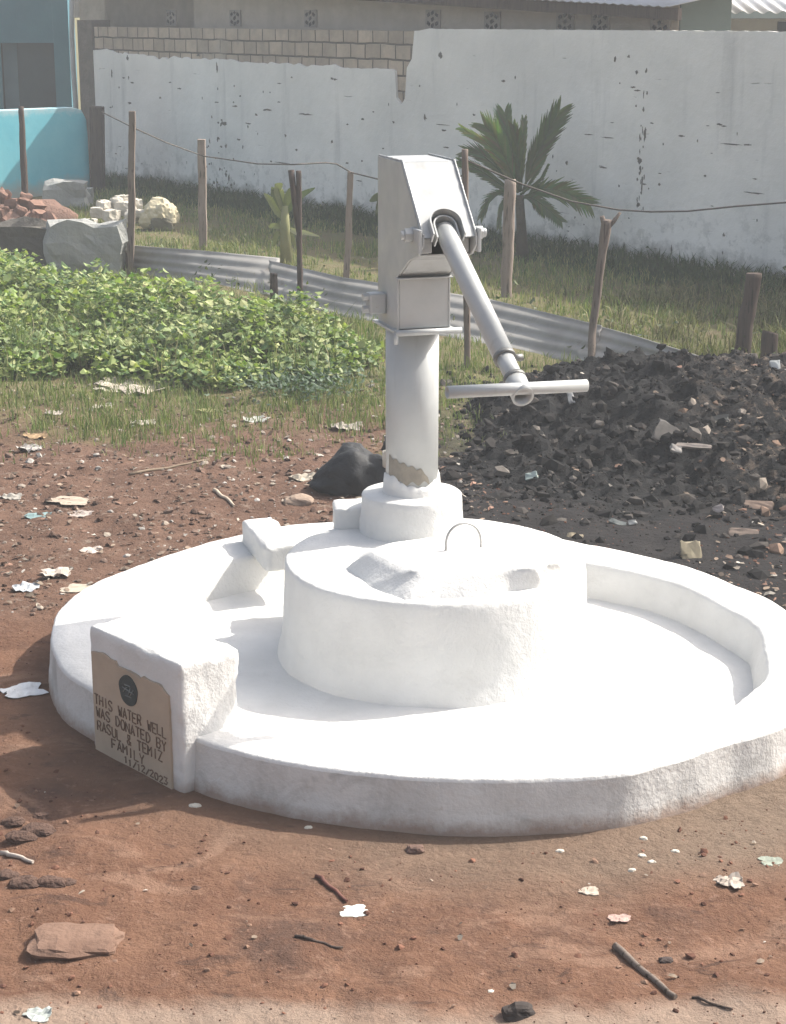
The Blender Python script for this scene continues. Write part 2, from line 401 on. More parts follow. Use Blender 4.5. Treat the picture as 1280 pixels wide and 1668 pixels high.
def ring_mesh(sections, jitter):
    vs = []; ns = len(sections)
    for i in range(NS):
        t = -math.pi+2*math.pi*i/NS
        o_ = float(np.interp(t, tho, ro_)); n_ = float(np.interp(t, thi, ri_))
        # soften the traced corners a little
        o_ = (o_+float(np.interp(t-.03, tho, ro_))+float(np.interp(t+.03, tho, ro_)))/3
        n_ = (n_+float(np.interp(t-.03, thi, ri_))+float(np.interp(t+.03, thi, ri_)))/3
        for (m, off, z) in sections:
            r = (o_ if m == 'o' else n_ if m == 'i' else n_+(o_-n_)*m)+off
            p = Vector((math.cos(t)*r, math.sin(t)*r, z))
            k = jitter
            d = fbm((p.x*9, p.y*9, z*9+5), 4)*k+fbm((p.x*2.5, p.y*2.5, 2), 2)*k*.8
            e = fbm((p.x*30, p.y*30, z*30), 3)*k*.55
            p += Vector((math.cos(t), math.sin(t), 0))*(d+e)
            if z > .02: p.z += fbm((p.x*7, p.y*7, 31), 4)*k*.6
            vs.append(p)
    fs = [(i*ns+k, i*ns+k+1, ((i+1) % NS)*ns+k+1, ((i+1) % NS)*ns+k) for i in range(NS) for k in range(ns-1)]
    return vs, fs
m = MB(); vs, fs = ring_mesh([('o', .012, -.05), ('o', .010, .0), ('o', .006, .03), ('o', .003, .06), ('o', .001, .09), ('o', -.001, .112)], .0032); m.add(vs, fs, smooth=True)
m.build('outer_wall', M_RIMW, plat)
m = MB(); vs, fs = ring_mesh([('o', -.001, .111), ('o', -.003, .1185), ('o', -.008, ZT), (.75, 0, ZT+.001), (.5, 0, ZT+.002), (.25, 0, ZT), ('i', .012, ZT), ('i', .004, .117), ('i', .0, .107), ('i', -.006, .085), ('i', -.014, .06), ('i', -.02, .03), ('i', -.026, .0), ('i', -.028, -.02)], .0032); m.add(vs, fs, smooth=True)
m.build('rim', M_WHITE, plat)
m = MB(); ns = 10; vs = []
for i in range(NS):
    t = -math.pi+2*math.pi*i/NS; n_ = float(np.interp(t, thi, ri_))+.03
    for k in range(ns):
        r = .3+(n_-.3)*k/(ns-1); vs.append(Vector((math.cos(t)*r, math.sin(t)*r, ZF+.004*fbm((math.cos(t)*r*5, math.sin(t)*r*5, 0)))))
m.add(vs, [(i*ns+k, i*ns+k+1, ((i+1) % NS)*ns+k+1, ((i+1) % NS)*ns+k) for i in range(NS) for k in range(ns-1)], smooth=True)
m.build('floor_slab', M_WHITE, plat)

def lathe(prof, c, n=160, jit=.004, sx=1.0, chip=0.):
    vs = []; L = len(prof)
    for i in range(n):
        t = 2*math.pi*i/n
        for (r, z) in prof:
            p = Vector((math.cos(t)*r*sx, math.sin(t)*r, z))
            d = fbm((p.x*8+c[0], p.y*8, z*8), 4)*jit + fbm((p.x*28+c[0], p.y*28, z*28), 3)*jit*.5
            p += Vector((math.cos(t), math.sin(t), 0))*d; p.z += fbm((p.x*9, p.y*9, 8), 3)*jit*.7
            vs.append(p+Vector(c))
    fs = [(i*L+k, ((i+1) % n)*L+k, ((i+1) % n)*L+k+1, i*L+k+1) for i in range(n) for k in range(L-1)]
    return vs, fs
DZ = .288; DR = .402
dc = loc((.112, 4.66, 0))
m = MB(); prof = [(DR+.028, .0), (DR+.018, .05)]+[(DR+.012-.010*k/5, .07+(DZ-.09)*k/5) for k in range(6)]+[(DR-.001, DZ-.004), (DR-.006, DZ), (DR-.05, DZ+.001)]+[(DR*(1-k/6), DZ) for k in range(1, 6)]+[(.001, DZ)]
m.add(*lathe(prof, dc, 300, .0028), smooth=True); m.build('well_drum', M_WHITE, plat)
pipe_c = Vector((.053, 4.93, 0)); pcl = loc(pipe_c)
PZ = .398; PR = .142
m = MB(); prof = [(PR+.006, DZ-.02), (PR+.003, .32), (PR, .35), (PR-.001, .375), (PR-.001, PZ-.004), (PR-.006, PZ), (PR-.05, PZ+.002), (.07, PZ+.002), (.001, PZ)]
m.add(*lathe(prof, pcl, 150, .003), smooth=True); m.build('pump_pedestal', M_WHITE, plat)
# cement collar smeared up the foot of the column, ragged top
m = MB(); n = 90; vs = []
for i in range(n):
    t = 2*math.pi*i/n
    zt = PZ+.045+.012*math.sin(2*t+1.0)+.014*fbm((math.cos(t)*2, math.sin(t)*2, 5), 4)
    for r, z in ((.083, PZ-.01), (.0805, (PZ+zt)/2), (.078, zt), (.071, zt+.002)): vs.append(pcl+Vector((math.cos(t)*r, math.sin(t)*r, z)))
m.add(vs, [(i*4+k, ((i+1) % n)*4+k, ((i+1) % n)*4+k+1, i*4+k+1) for i in range(n) for k in range(3)], smooth=True)
m.build('cement_collar', M_WHITE, plat)

def rbox(o, ax, ay, az, r=.012, cuts=14, jit=.004, seed=0, chip=0):
    """rounded, hand-plastered block: corner o, edge vectors ax ay az"""
    L = [ax.length, ay.length, az.length]; A = [a.normalized() for a in (ax, ay, az)]
    bm = bmesh.new(); bmesh.ops.create_cube(bm, size=1); bmesh.ops.subdivide_edges(bm, edges=bm.edges, cuts=cuts, use_grid_fill=True)
    vs = []
    for v in bm.verts:
        p = Vector(((v.co.x+.5)*L[0], (v.co.y+.5)*L[1], (v.co.z+.5)*L[2]))
        q = Vector([min(max(p[i], r), L[i]-r) for i in range(3)]); d = p-q
        if d.length > 1e-9:
            dn = Vector([max(-1, min(1, d[i]/r)) for i in range(3)]); dn.normalize(); p = q+dn*r; nn = dn
        else: nn = Vector((0, 0, 1))
        P_ = o+A[0]*p.x+A[1]*p.y+A[2]*p.z; nw = (A[0]*nn.x+A[1]*nn.y+A[2]*nn.z)
        corner = sum(1 for i in range(3) if abs(d[i]) > 1e-9) >= 2
        P_ += nw*(fbm(P_*11+Vector((seed, 0, 0)), 4)*jit)+nw*(fbm(P_*38+Vector((seed, 0, 0)), 3)*jit*(1.2 if corner else .4))
        if chip and corner: P_ -= nw*max(0, fbm(P_*24+Vector((seed, 3, 0)), 3)-.05)*chip
        vs.append(P_)
    fs = [tuple(v.index for v in f.verts) for f in bm.faces]; bm.free(); return vs, fs
# marker block
A0 = G(157, 1215); B0 = G(285, 1283)
fdir = (B0-A0).normalized(); A0 = A0-fdir*.012; wid = .372; nin = Vector((-fdir.y, fdir.x, 0))
blk_h = .305
blk = MB(); blk.add(*rbox(loc(A0)-Vector((0, 0, .02)), fdir*wid, nin*.165, Vector((0, 0, blk_h+.02)), .010, 26, .0028, 3, .012), smooth=True)
block = blk.build('marker_block', whitewash('block lime wash', amt=.3, mud=.6), plat)
# plaque set in its outer face
pw, ph = .315, .252; po = loc(A0)+fdir*.018-nin*.0065+Vector((0, 0, -.008))
m = MB(); vs = []; n = 40
for i in range(n+1):
    x = pw*i/n; zt = ph+.006*fbm((x*14, 1, 0), 3)-.010*(abs(x/pw-.5) < .16)-.016*max(0, (x/pw-.9)*10)+.006*math.sin(x*18)
    vs += [po+fdir*x+Vector((0, 0, 0)), po+fdir*x+Vector((0, 0, zt)), po+fdir*x-nin*-.01+Vector((0, 0, zt)), po+fdir*x-nin*-.01]
m.add(vs, [(4*i+a, 4*i+4+a, 4*i+4+b, 4*i+b) for i in range(n) for a, b in ((0, 1), (1, 2))]+[(0, 1, 2, 3), (4*n, 4*n+3, 4*n+2, 4*n+1)])
m.build('plaque', M_PLAQUE, block)
def P2(x, z, d=.003): return po+fdir*x-nin*d+Vector((0, 0, z))
m = MB(); mc = (.155, .198); mr = .037
m.add([P2(mc[0]+math.cos(a)*mr*(1+.05*math.sin(5*a)), mc[1]+math.sin(a)*mr, .0025) for a in [k*math.pi/18 for k in range(36)]]+[P2(mc[0]+math.cos(a)*mr, mc[1]+math.sin(a)*mr, -.004) for a in [k*math.pi/18 for k in range(36)]], [tuple(range(36))]+[(k, (k+1) % 36, 36+(k+1) % 36, 36+k) for k in range(36)])
m.build('medallion', M_MEDAL, block)
m = MB()
for (x0, z0, x1, z1) in ((-.022, .004, .024, -.002), (-.018, -.006, -.004, .007), (.002, -.010, .012, .010), (.010, -.008, .024, .008), (-.012, .012, .010, .013), (-.010, -.014, .014, -.013)):
    m.tube([P2(mc[0]+x0, mc[1]+z0, .0032), P2(mc[0]+x1, mc[1]+z1, .0032)], .0013, 6)
m.build('emblem', M_MEDLINE, block)
LET = {'A': ['0,0 2,6 4,0', '1,2 3,2'], 'B': ['0,0 0,6 3,6 4,5 3,3 0,3', '3,3 4,2 3,0 0,0'], 'D': ['0,0 0,6 2,6 4,4 4,2 2,0 0,0'], 'E': ['4,6 0,6 0,0 4,0', '0,3 3,3'], 'F': ['4,6 0,6 0,0', '0,3 3,3'], 'H': ['0,0 0,6', '4,0 4,6', '0,3 4,3'], 'I': ['2,0 2,6'], 'L': ['0,6 0,0 4,0'], 'M': ['0,0 0,6 2,3 4,6 4,0'], 'N': ['0,0 0,6 4,0 4,6'], 'O': ['1,0 0,2 0,4 1,6 3,6 4,4 4,2 3,0 1,0'], 'R': ['0,0 0,6 3,6 4,5 3,3 0,3', '2,3 4,0'], 'S': ['4,5 3,6 1,6 0,5 0,4 4,2 4,1 3,0 1,0 0,1'], 'T': ['0,6 4,6', '2,6 2,0'], 'U': ['0,6 0,1 1,0 3,0 4,1 4,6'], 'W': ['0,6 1,0 2,4 3,0 4,6'], 'Y': ['0,6 2,3 4,6', '2,3 2,0'], 'Z': ['0,6 4,6 0,0 4,0'], '&': ['4,0 1,4 1,6 3,6 3,4 0,2 1,0 2,0 4,2'], '1': ['1,5 2,6 2,0'], '2': ['0,5 1,6 3,6 4,5 0,0 4,0'], '3': ['0,6 4,6 2,3 4,2 3,0 0,0'], '0': ['1,0 0,2 0,4 1,6 3,6 4,4 4,2 3,0 1,0'], '/': ['0,0 4,6'], ' ': []}
m = MB(); random.seed(5)
def write(txt, x0, x1, zb, h, sag=0):
    step = (x1-x0)/len(txt); cw = step*.70
    for i, ch in enumerate(txt):
        jx, jz = random.uniform(-.001, .001), random.uniform(-.0015, .0015)
        for st in LET[ch]:
            pts = [tuple(map(float, q.split(','))) for q in st.split()]
            m.tube([P2(x0+i*step+jx+cw*a/4, zb+jz+h*b/6, .0005) for a, b in pts], .00195, 6)
write('THIS WATER WELL', .008, .308, .124, .024)
write('WAS DONATED BY', .012, .305, .092, .024)
write('RASUL & TEMIZ', .014, .290, .060, .024)
write('FAMILY', .075, .215, .031, .023)
write('11/12/2023', .125, .305, .009, .016)
m.build('lettering', M_LETTER, block); random.seed(11)
# raised block on the rim at the back left
q0, q1, q2, q3 = G(432, 890, .20), G(392, 843, .20), G(452, 829, .20), G(487, 884, .20)
m = MB(); m.add(*rbox(loc((q0.x, q0.y, .115)), Vector((q3-q0).xy.to_3d()), Vector((q1-q0).xy.to_3d()), Vector((0, 0, .083)), .012, 12, .003, 8, .01), smooth=True)
m.build('rim_block', M_WHITE, plat)
# low step behind the pedestal
m = MB(); q = D(566, 850, 5.02)
m.add(*rbox(loc((q.x-.035, 4.93, DZ-.01)), Vector((.16, .02, 0)), Vector((-.01, .12, 0)), Vector((0, 0, .070)), .01, 8, .004, 4), smooth=True)
m.build('step', M_WHITE, plat)

# hatch cover
hz = DZ
base_px = [(562, 926), (585, 905), (606, 893), (700, 880), (860, 876), (925, 905), (922, 930), (885, 956), (775, 974), (655, 979), (600, 955)]
top_px = [(602, 899), (612, 893), (640, 884), (700, 875), (845, 873), (900, 895), (905, 915), (870, 926), (780, 930), (700, 932), (668, 930)]
hb = [G(a, b, hz) for a, b in base_px]; ht = [G(a, b, hz+.055) for a, b in top_px]
hc = sum(hb, Vector())/len(hb); hatch = empty('hatch_cover', (hc.x, hc.y, hz), label='low white cement lid with sloping sides and a wire loop, on the drum', cat='hatch cover')
def dense(loop, k=10):
    out = []
    for i in range(len(loop)):
        a, b = loop[i], loop[(i+1) % len(loop)]
        out += [a.lerp(b, j/k) for j in range(k)]
    return out
hb, ht = dense(hb), dense(ht); n = len(hb); vs = []; cc = Vector((hc.x, hc.y, hz+.060)); LV = 8
for i in range(n):
    for k in range(5):
        p = hb[i].lerp(ht[i], k/4); p = p+(p-cc).normalized()*fbm(p*11, 3)*.005+(p-cc).normalized()*fbm(p*45, 3)*.0008
        if k == 0: p.z = hz-.004
        vs.append(p-Vector((hc.x, hc.y, hz)))
    for k in range(1, LV+1):
        p = ht[i].lerp(cc, k/LV); p.z += fbm(p*8, 3)*.003; vs.append(p-Vector((hc.x, hc.y, hz)))
L = 5+LV
m = MB(); m.add(vs, [(i*L+k, ((i+1) % n)*L+k, ((i+1) % n)*L+k+1, i*L+k+1) for i in range(n) for k in range(L-1)], smooth=True)
m.build('cover_slab', M_WHITE, hatch)
a = G(726, 898, hz+.055); b = G(783, 893, hz+.055); mid = (a+b)/2; hv = b-a; pts = []
for k in range(17):
    t = math.pi*k/16; pts.append(mid-hv*.5*math.cos(t)*(1+.1*math.sin(t))+Vector((0, 0, .072*math.sin(t)**.8 if 0 < t < 3.14 else -.008))-Vector((hc.x, hc.y, hz)))
m = MB(); m.tube(pts, .0034, 8); m.build('wire_handle', M_WIRE, hatch)

# ------------------------------------------------------------------ HAND PUMP
YAW = R(17); fa = Vector((math.sin(YAW), -math.cos(YAW), 0)); aa = Vector((math.cos(YAW), math.sin(YAW), 0)); up = Vector((0, 0, 1))
pump = empty('hand_pump', (pipe_c.x, pipe_c.y, PZ), label='grey steel lever hand pump with boxy head and cross bar handle', cat='hand pump')
o = Vector((0, 0, -PZ))                              # pump-local frame: z given as world height
def W(f, a, z): return o+fa*f+aa*a+up*z
m = MB(); m.tube([W(0, 0, PZ-.01), W(0, 0, .62), W(0, 0, .875)], .0735, 48); col = m.build('column', M_PUMP, pump)
# bare patch near the foot of the column
m = MB(); vs = []; n = 26
for i in range(n+1):
    t = R(-150+100*i/n); zt = .515-.045*(i/n)-.03*max(0, (i/n-.8)*5)**2+.004*math.sin(i*1.3); zb = .440+.006*math.sin(i*.9)
    for z in (zb, zt): vs.append(Vector((math.cos(t)*.0745, math.sin(t)*.0745, z-PZ)))
m.add(vs, [(2*i, 2*i+2, 2*i+3, 2*i+1) for i in range(n)], smooth=True); m.build('bare_patch', M_BARE, pump)
hw = .072; th = .006
side = [(-.078, .876), (.103, .876), (.103, 1.02), (.20, 1.075), (.285, 1.10), (.315, 1.125), (.315, 1.150), (.135, 1.325), (-.078, 1.325)]
m = MB()
for sgn in (-1, 1):
    m.prism(side, sgn*hw-th/2, sgn*hw+th/2, o, fa, up, aa)
iw = hw-th/2-.0005
m.prism([(-.0775, .88), (-.0715, .88), (-.0715, 1.32), (-.0775, 1.32)], -iw, iw, o, fa, up, aa)   # back
m.prism([(-.0775, 1.3185), (.134, 1.3185), (.134, 1.3245), (-.0775, 1.3245)], -iw, iw, o, fa, up, aa)   # top
m.prism([(.096, .88), (.1025, .88), (.1025, 1.02), (.096, 1.02)], -iw, iw, o, fa, up, aa)    # lower front
head = m.build('head', M_PUMP, pump, bevel=.0018)
m = MB()
for sgn in (-1, 1):
    for (a_, b_) in zip(side[5:8], side[6:9]):
        k = 14; m.tube([W(a_[0]+(b_[0]-a_[0])*j/k, sgn*(hw-.001), a_[1]+(b_[1]-a_[1])*j/k+.0022) for j in range(k+1)], [.0026+.0008*math.sin(j*2.3) for j in range(k+1)], 6)
m.build('weld_bead', M_PUMP, head)
m = MB(); m.tube([W(.076*math.cos(t*math.pi/20), .076*math.sin(t*math.pi/20), .868) for t in range(41)], [.0034+.001*math.sin(t*2.9) for t in range(41)], 6); m.build('weld_ring', M_PUMP, head)
# sloping front cover with arched opening
s0 = Vector((.136, 1.3235)); s1 = Vector((.3145, 1.148)); sl_ = (s1-s0); slen = sl_.length; sl_.normalize()
sn = fa*(-sl_.y)+up*sl_.x   # outward normal
sdv = fa*sl_.x+up*sl_.y; so_ = W(s0.x, 0, s0.y)
ar = .041; ac = slen-.035
def arch_pts(r, c0=-.006, n=20, ln=ac):
    return [(c0+math.cos(t)*r, ln-math.sin(t)*r) for t in [math.pi-math.pi*k/n for k in range(n+1)]]
arc = arch_pts(ar)
fw = hw+.003
# left strip / right strip / top built as quads between outer border and arch
vs = []; fs = []
def SP(u, v, d=0): return so_+aa*u+sdv*v+sn*d
outer = []
for (u, v) in arc:
    du, dv = u+.006, v-ac
    k = 0
    if abs(du) < 1e-6: q = (u, 0)
    else:
        tu = ((fw-.0 if du > 0 else -fw)-u)/du if True else 0
        tv = (0-v)/dv if dv < -1e-6 else 1e9
        t_ = min(tu, tv); q = (u+du*t_, v+dv*t_)
    outer.append(q)
na = len(arc)
loopo = [(-fw, slen)]+outer+[(fw, slen)]; loopi = [(arc[0][0], slen)]+arc+[(arc[-1][0], slen)]
L = len(loopo)
for d in (0, -.005):
    vs += [SP(u, v, d) for u, v in loopo]+[SP(u, v, d) for u, v in loopi]
fs = [(i, i+1, L+i+1, L+i) for i in range(L-1)]+[(2*L+i+1, 2*L+i, 3*L+i, 3*L+i+1) for i in range(L-1)]
fs += [(L+i, L+i+1, 3*L+i+1, 3*L+i) for i in range(L-1)]+[(i+1, i, 2*L+i, 2*L+i+1) for i in range(L-1)]
# upper corners
vs += [SP(-fw, 0), SP(fw, 0)]; ci = len(vs)-2
il = max(range(len(loopo)), key=lambda i: -loopo[i][0]*1e3+0 if loopo[i][1] > 1e-4 else -1e9)
left = [i for i in range(L) if loopo[i][0] <= -fw+1e-5]; right = [i for i in range(L) if loopo[i][0] >= fw-1e-5]
fs += [(max(left), ci, max(left)+1), (min(right)-1, ci+1, min(right))]
m = MB(); m.add(vs, fs); m.build('front_cover', M_PUMP, pump)
# double arched collar round the opening
m = MB()
for r_, d0, d1 in ((ar+.003, -.01, .022), (ar-.010, -.03, .008)):
    for k in range(24):
        t0, t1 = math.pi*k/24, math.pi*(k+1)/24
        q = []
        for rr2, dd in ((r_, d0), (r_, d1), (r_-.004, d1), (r_-.004, d0)):
            for t in (t0, t1): q.append(SP(-.006-math.cos(t)*rr2, ac-math.sin(t)*rr2, dd))
        m.add(q, [(0, 1, 3, 2), (2, 3, 5, 4), (4, 5, 7, 6), (6, 7, 1, 0)])
    for sg in (-1, 1):
        u = -.006+sg*(r_-.002)
        c_ = SP(u, ac+.02, (d0+d1)/2); m.box(c_, (.004, .04, d1-d0), Matrix((aa, sdv, sn)).transposed())
m.build('arch_collar', M_PUMP, pump)
m = MB(); m.box(W(.12, 0, 1.20), (2*iw-.002, .004, .16), Matrix.Rotation(YAW, 3, 'Z')); m.build('inner_guard', M_PUMPD, head)
# inner drum seen in the opening
m = MB(); PV = (.268, 1.158)
m.tube([W(PV[0]-.045, -.04, PV[1]+.012), W(PV[0]-.045, .04, PV[1]+.012)], .034, 20)
m.build('fulcrum', M_PUMP, pump)
# sloping lid between the side plates
m = MB(); m.prism([(.1035, 1.0205), (.20, 1.0755), (.272, 1.0965), (.272, 1.1005), (.199, 1.0795), (.1035, 1.0245)], -iw+.001, iw-.001, o, fa, up, aa); m.prism([(.1035, 1.0165), (.128, 1.0165), (.128, 1.0200), (.1035, 1.0200)], -iw-.012, iw+.006, o, fa, up, aa)
m.build('lid', M_PUMP, pump, bevel=.001)
# cheek plates outside, bearing housings and pivot bolts
for sg in (-1, 1):
    m = MB(); m.box(W(PV[0]+.012, sg*(hw+.008), PV[1]-.02), (.010, .075, .062), Matrix.Rotation(YAW, 3, 'Z')); m.build('bearing_plate', M_PUMP, pump, bevel=.003)
    m = MB(); m.tube([W(PV[0]-.008, sg*(hw+.012), PV[1]-.008), W(PV[0]-.008, sg*(hw+.034), PV[1]-.008)], .019, 6, smooth=False)
    m.tube([W(PV[0]-.008, sg*(hw+.033), PV[1]-.008), W(PV[0]-.008, sg*(hw+.044), PV[1]-.008)], .012, 14); m.build('pivot_bolt', M_PUMP, pump, bevel=.002)
for sg in (-1, 1):
    m = MB(); m.box(W(.262, sg*.050, 1.128), (.030, .03, .05), Matrix.Rotation(YAW, 3, 'Z')); m.build('fork', M_PUMP, pump, bevel=.003)
# bottom flange with rod
m = MB(); m.box(W(.012, 0, .874), (2*hw+.03, .205, .007), Matrix.Rotation(YAW, 3, 'Z')); m.build('flange', M_PUMP, pump, bevel=.001)
m = MB(); m.tube([W(.118, -.085, .872), W(.118, .102, .872)], .0085, 12); m.tube([W(.118, -.083, .872), W(.118, -.083, .842)], .006, 8)
m.build('stay_rod', M_PUMP, pump)
# outlet bracket on the left back
m = MB(); m.box(W(-.02, -.098, .935), (.045, .05, .055), Matrix.Rotation(YAW, 3, 'Z')); m.build('bracket', M_PUMP, pump, bevel=.004)
for zz in (.952, .918):
    m = MB(); m.tube([W(-.02, -.118, zz), W(-.02, -.136, zz)], .011, 6, smooth=False); m.build('bolt', M_PUMP, pump)
m = MB(); m.tube([W(-.05, .095, 1.004), W(-.05, .155, 1.004)], .009, 12); m.box(W(-.05, .083, .99), (.02, .04, .07), Matrix.Rotation(YAW, 3, 'Z')); m.build('side_lug', M_PUMP, pump, bevel=.001)
# handle
pv = W(PV[0], .0, PV[1]+.004); tw = D(846, 634, 4.10)-Vector((pipe_c.x, pipe_c.y, PZ))
hd = (tw-pv).normalized(); hl = (tw-pv).length
m = MB(); m.tube([pv+hd*.0, pv+hd*.02, pv+hd*(hl-.12)], [.024, .0265, .0265], 28)
hnd = m.build('handle', M_PUMP, pump)
m = MB(); m.tube([pv+hd*(hl-.135), pv+hd*(hl-.025)], .0215, 24); m.build('handle_end', M_PUMP, hnd)
m = MB()
for q in (.125, .042):
    m.pipe(pv+hd*(hl-q), pv+hd*(hl-q+.012), .0275, .02, 24); m.build('clamp', M_PUMPD, hnd); m = MB()
cu = hd.cross(Vector((1, 0, 0))).normalized()
m.tube([pv+hd*(hl-.118)+aa*.018-cu*.0, pv+hd*(hl-.118)+aa*.044], .009, 8)
m.build('clamp_screw', M_PUMPD, hnd)
m = MB(); m.pipe(tw-hd*.035, tw+hd*.030, .0262, .0212, 28); m.tube([tw-hd*.034, tw-hd*.01], .0205, 20); m.build('coupling', M_PUMP, hnd)
ta = (D(955, 628, 4.14)-D(728, 639, 4.02)).normalized()
m = MB()
tl = D(728, 639, 4.02)-Vector((pipe_c.x, pipe_c.y, PZ)); tr = D(955, 628, 4.14)-Vector((pipe_c.x, pipe_c.y, PZ))
m.pipe(tl, tr, .0145, .0115, 24); m.build('cross_bar', M_PUMP, hnd)

# ------------------------------------------------------------------ BOUNDARY WALL
wL = G(162, 290); wR = G(1280, 465); wd = (wR-wL).normalized(); wd.z = 0; WA = math.atan2(wd.y, wd.x); wnorm = Vector((wd.y, -wd.x, 0))  # towards viewer
def WS(px, off=0.):                     # along-wall coordinate for an image column
    d = ray(px, 300); base_ = wL-wnorm*-off
    # intersect (d.x t, d.y t) with base + wd s
    det = d.x*(-wd.y)-d.y*(-wd.x); t = (base_.x*(-wd.y)+base_.y*wd.x)/det
    p = Vector((d.x*t, d.y*t, 0)); return (p-Vector((base_.x, base_.y, 0))).dot(wd)
def block_mat():
    n = N('bare cement blockwork', .95, .1); x, y, z = n.sep()
    wob = n.math('MULTIPLY', n.noise(3, 3), .03)
    br = n.t.nodes.new('ShaderNodeTexBrick'); n.t.links.new(n.comb(n.math('ADD', x, wob), n.math('ADD', z, wob), 0.), br.inputs['Vector'])
    br.inputs['Scale'].default_value = 1; br.inputs['Brick Width'].default_value = .215; br.inputs['Row Height'].default_value = .122
    br.inputs['Mortar Size'].default_value = .009; br.inputs['Mortar Smooth'].default_value = .3; br.inputs['Bias'].default_value = 0
    br.inputs['Color1'].default_value = (.52, .43, .34, 1); br.inputs['Color2'].default_value = (.38, .315, .25, 1); br.inputs['Mortar'].default_value = (.10, .088, .075, 1)
    c = n.mix(n.ramp(n.noise(5, 7, .7), .4, .7, 0, .6), br.outputs['Color'], (.20, .175, .15))
    c = n.mix(n.ramp(n.noise(1.3, 5, .6), .55, .7, 0, .7), c, (.42, .38, .33))
    n.bump(n.math('ADD', n.math('MULTIPLY', br.outputs['Fac'], -1.), n.math('MULTIPLY', n.noise(30, 5, .7), .5)), .8, .015)
    return n.base(c)
M_BLOCK = block_mat()
def plaster_mat():
    n = N('peeling white wall paint', .9, .15); x, y, z = n.sep()
    v = n.comb(x, z, 0.)
    c = n.mix(n.ramp(n.noise(1.2, 5, .6), .35, .7), (.84, .82, .78), (.69, .68, .65))
    st = n.ramp(n.noise(5, 5, .6, vec=n.map((1, 1, .12))), .56, .75)
    c = n.mix(n.math('MULTIPLY', st, .35), c, (.33, .33, .33))
    # horizontal joints showing through, broken up
    fr = n.math('FRACT', n.math('DIVIDE', n.math('ADD', z, n.math('MULTIPLY', n.noise(3, 3), .05)), .122))
    jl = n.math('MULTIPLY', n.ramp(n.math('ABSOLUTE', n.math('SUBTRACT', fr, .5)), .0, .055, 1, 0), n.ramp(n.noise(2.6, 5, .7, vec=n.map((1, 1, 3))), .60, .66))
    c = n.mix(n.math('MULTIPLY', jl, .65), c, (.20, .19, .175))
    chips = n.ramp(n.noise(7.5, 6, .8, vec=n.map((.8, 1, 1.4))), .70, .715)
    c = n.mix(n.math('MULTIPLY', chips, .85), c, (.20, .185, .165))
    cr = n.ramp(n.voro(.45, vec=n.map((1, 1, .3), vec=None), feature='DISTANCE_TO_EDGE'), .0, .006, 1, 0)
    c = n.mix(n.math('MULTIPLY', cr, .0), c, (.25, .24, .22))
    # damp, mossy foot of the wall
    ft = n.ramp(n.math('ADD', z, n.math('MULTIPLY', n.math('SUBTRACT', n.noise(3.5, 6, .7), .5), .45)), .03, .17, 1, 0)
    c = n.mix(n.math('MULTIPLY', ft, .85), c, (.15, .155, .135))
    gs = n.ramp(n.noise(8, 6, .7), .52, .6)
    c = n.mix(n.math('MULTIPLY', gs, n.ramp(z, .15, .55, .45, 0)), c, (.30, .30, .28))
    n.bump(n.math('ADD', n.noise(9, 6, .65), n.math('MULTIPLY', jl, -.6)), .5, .02); return n.base(c)
M_PLASTER = plaster_mat()
def zat0(px, py):
    p = wL+wd*WS(px); d = ray(px, py); return H+d.z*p.y/d.y
wall = empty('boundary_wall', wL, WA, 'long block wall with peeling white paint along the back', 'wall')
sB = WS(650); sBr = WS(672); sEnd = 15.5
ZBL = zat0(400, 47)
m = MB(); m.box((sB/2+.15, .11, (ZBL-.02)/2), (sB+.3, .2, ZBL+.02)); m.box(((sB+.3+sEnd)/2+.001, .11, .77), (sEnd-sB-.3, .2, 1.58)); m.build('blockwork', M_BLOCK, wall)
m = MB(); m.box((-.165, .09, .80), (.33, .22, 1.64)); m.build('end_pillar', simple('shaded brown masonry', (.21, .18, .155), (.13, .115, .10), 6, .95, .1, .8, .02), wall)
def zat(px, py, off=0.):               # height on wall plane
    s_ = WS(px, off); p = wL+wd*s_; d = ray(px, py); t = p.y/d.y; return H+d.z*t
tops = [(0, zat(164, 82))]
for px, py in ((182, 80), (200, 86), (225, 88), (250, 90), (268, 96), (290, 93), (330, 96), (380, 97), (400, 101), (440, 103), (470, 103), (500, 107), (540, 106), (560, 110), (600, 112), (638, 112), (645, 116), (647, 160), (655, 170), (661, 160), (664, 110), (672, 96), (676, 50), (700, 47)): tops.append((WS(px), zat(px, py)))
tops.append((sEnd, 1.60))
fine_t = []
for i in range(len(tops)-1):
    a, b = tops[i], tops[i+1]; k = max(1, int((b[0]-a[0])/.05))
    for j in range(k):
        t = j/k; fine_t.append((a[0]+(b[0]-a[0])*t, a[1]+(b[1]-a[1])*t+.020*fbm(((a[0]+(b[0]-a[0])*t)*9, 2, 1), 4)*(1 if i < 19 else .35)))
fine_t.append(tops[-1])
m = MB(); vs = []
for s_, z in fine_t: vs += [Vector((s_, -.012, -.05)), Vector((s_, -.012, z)), Vector((s_, .012, z))]
n = len(fine_t); m.add(vs, [(3*i, 3*i+3, 3*i+4, 3*i+1) for i in range(n-1)]+[(3*i+1, 3*i+4, 3*i+5, 3*i+2) for i in range(n-1)]+[(0, 1, 2)])
m.build('plaster', M_PLASTER, wall)
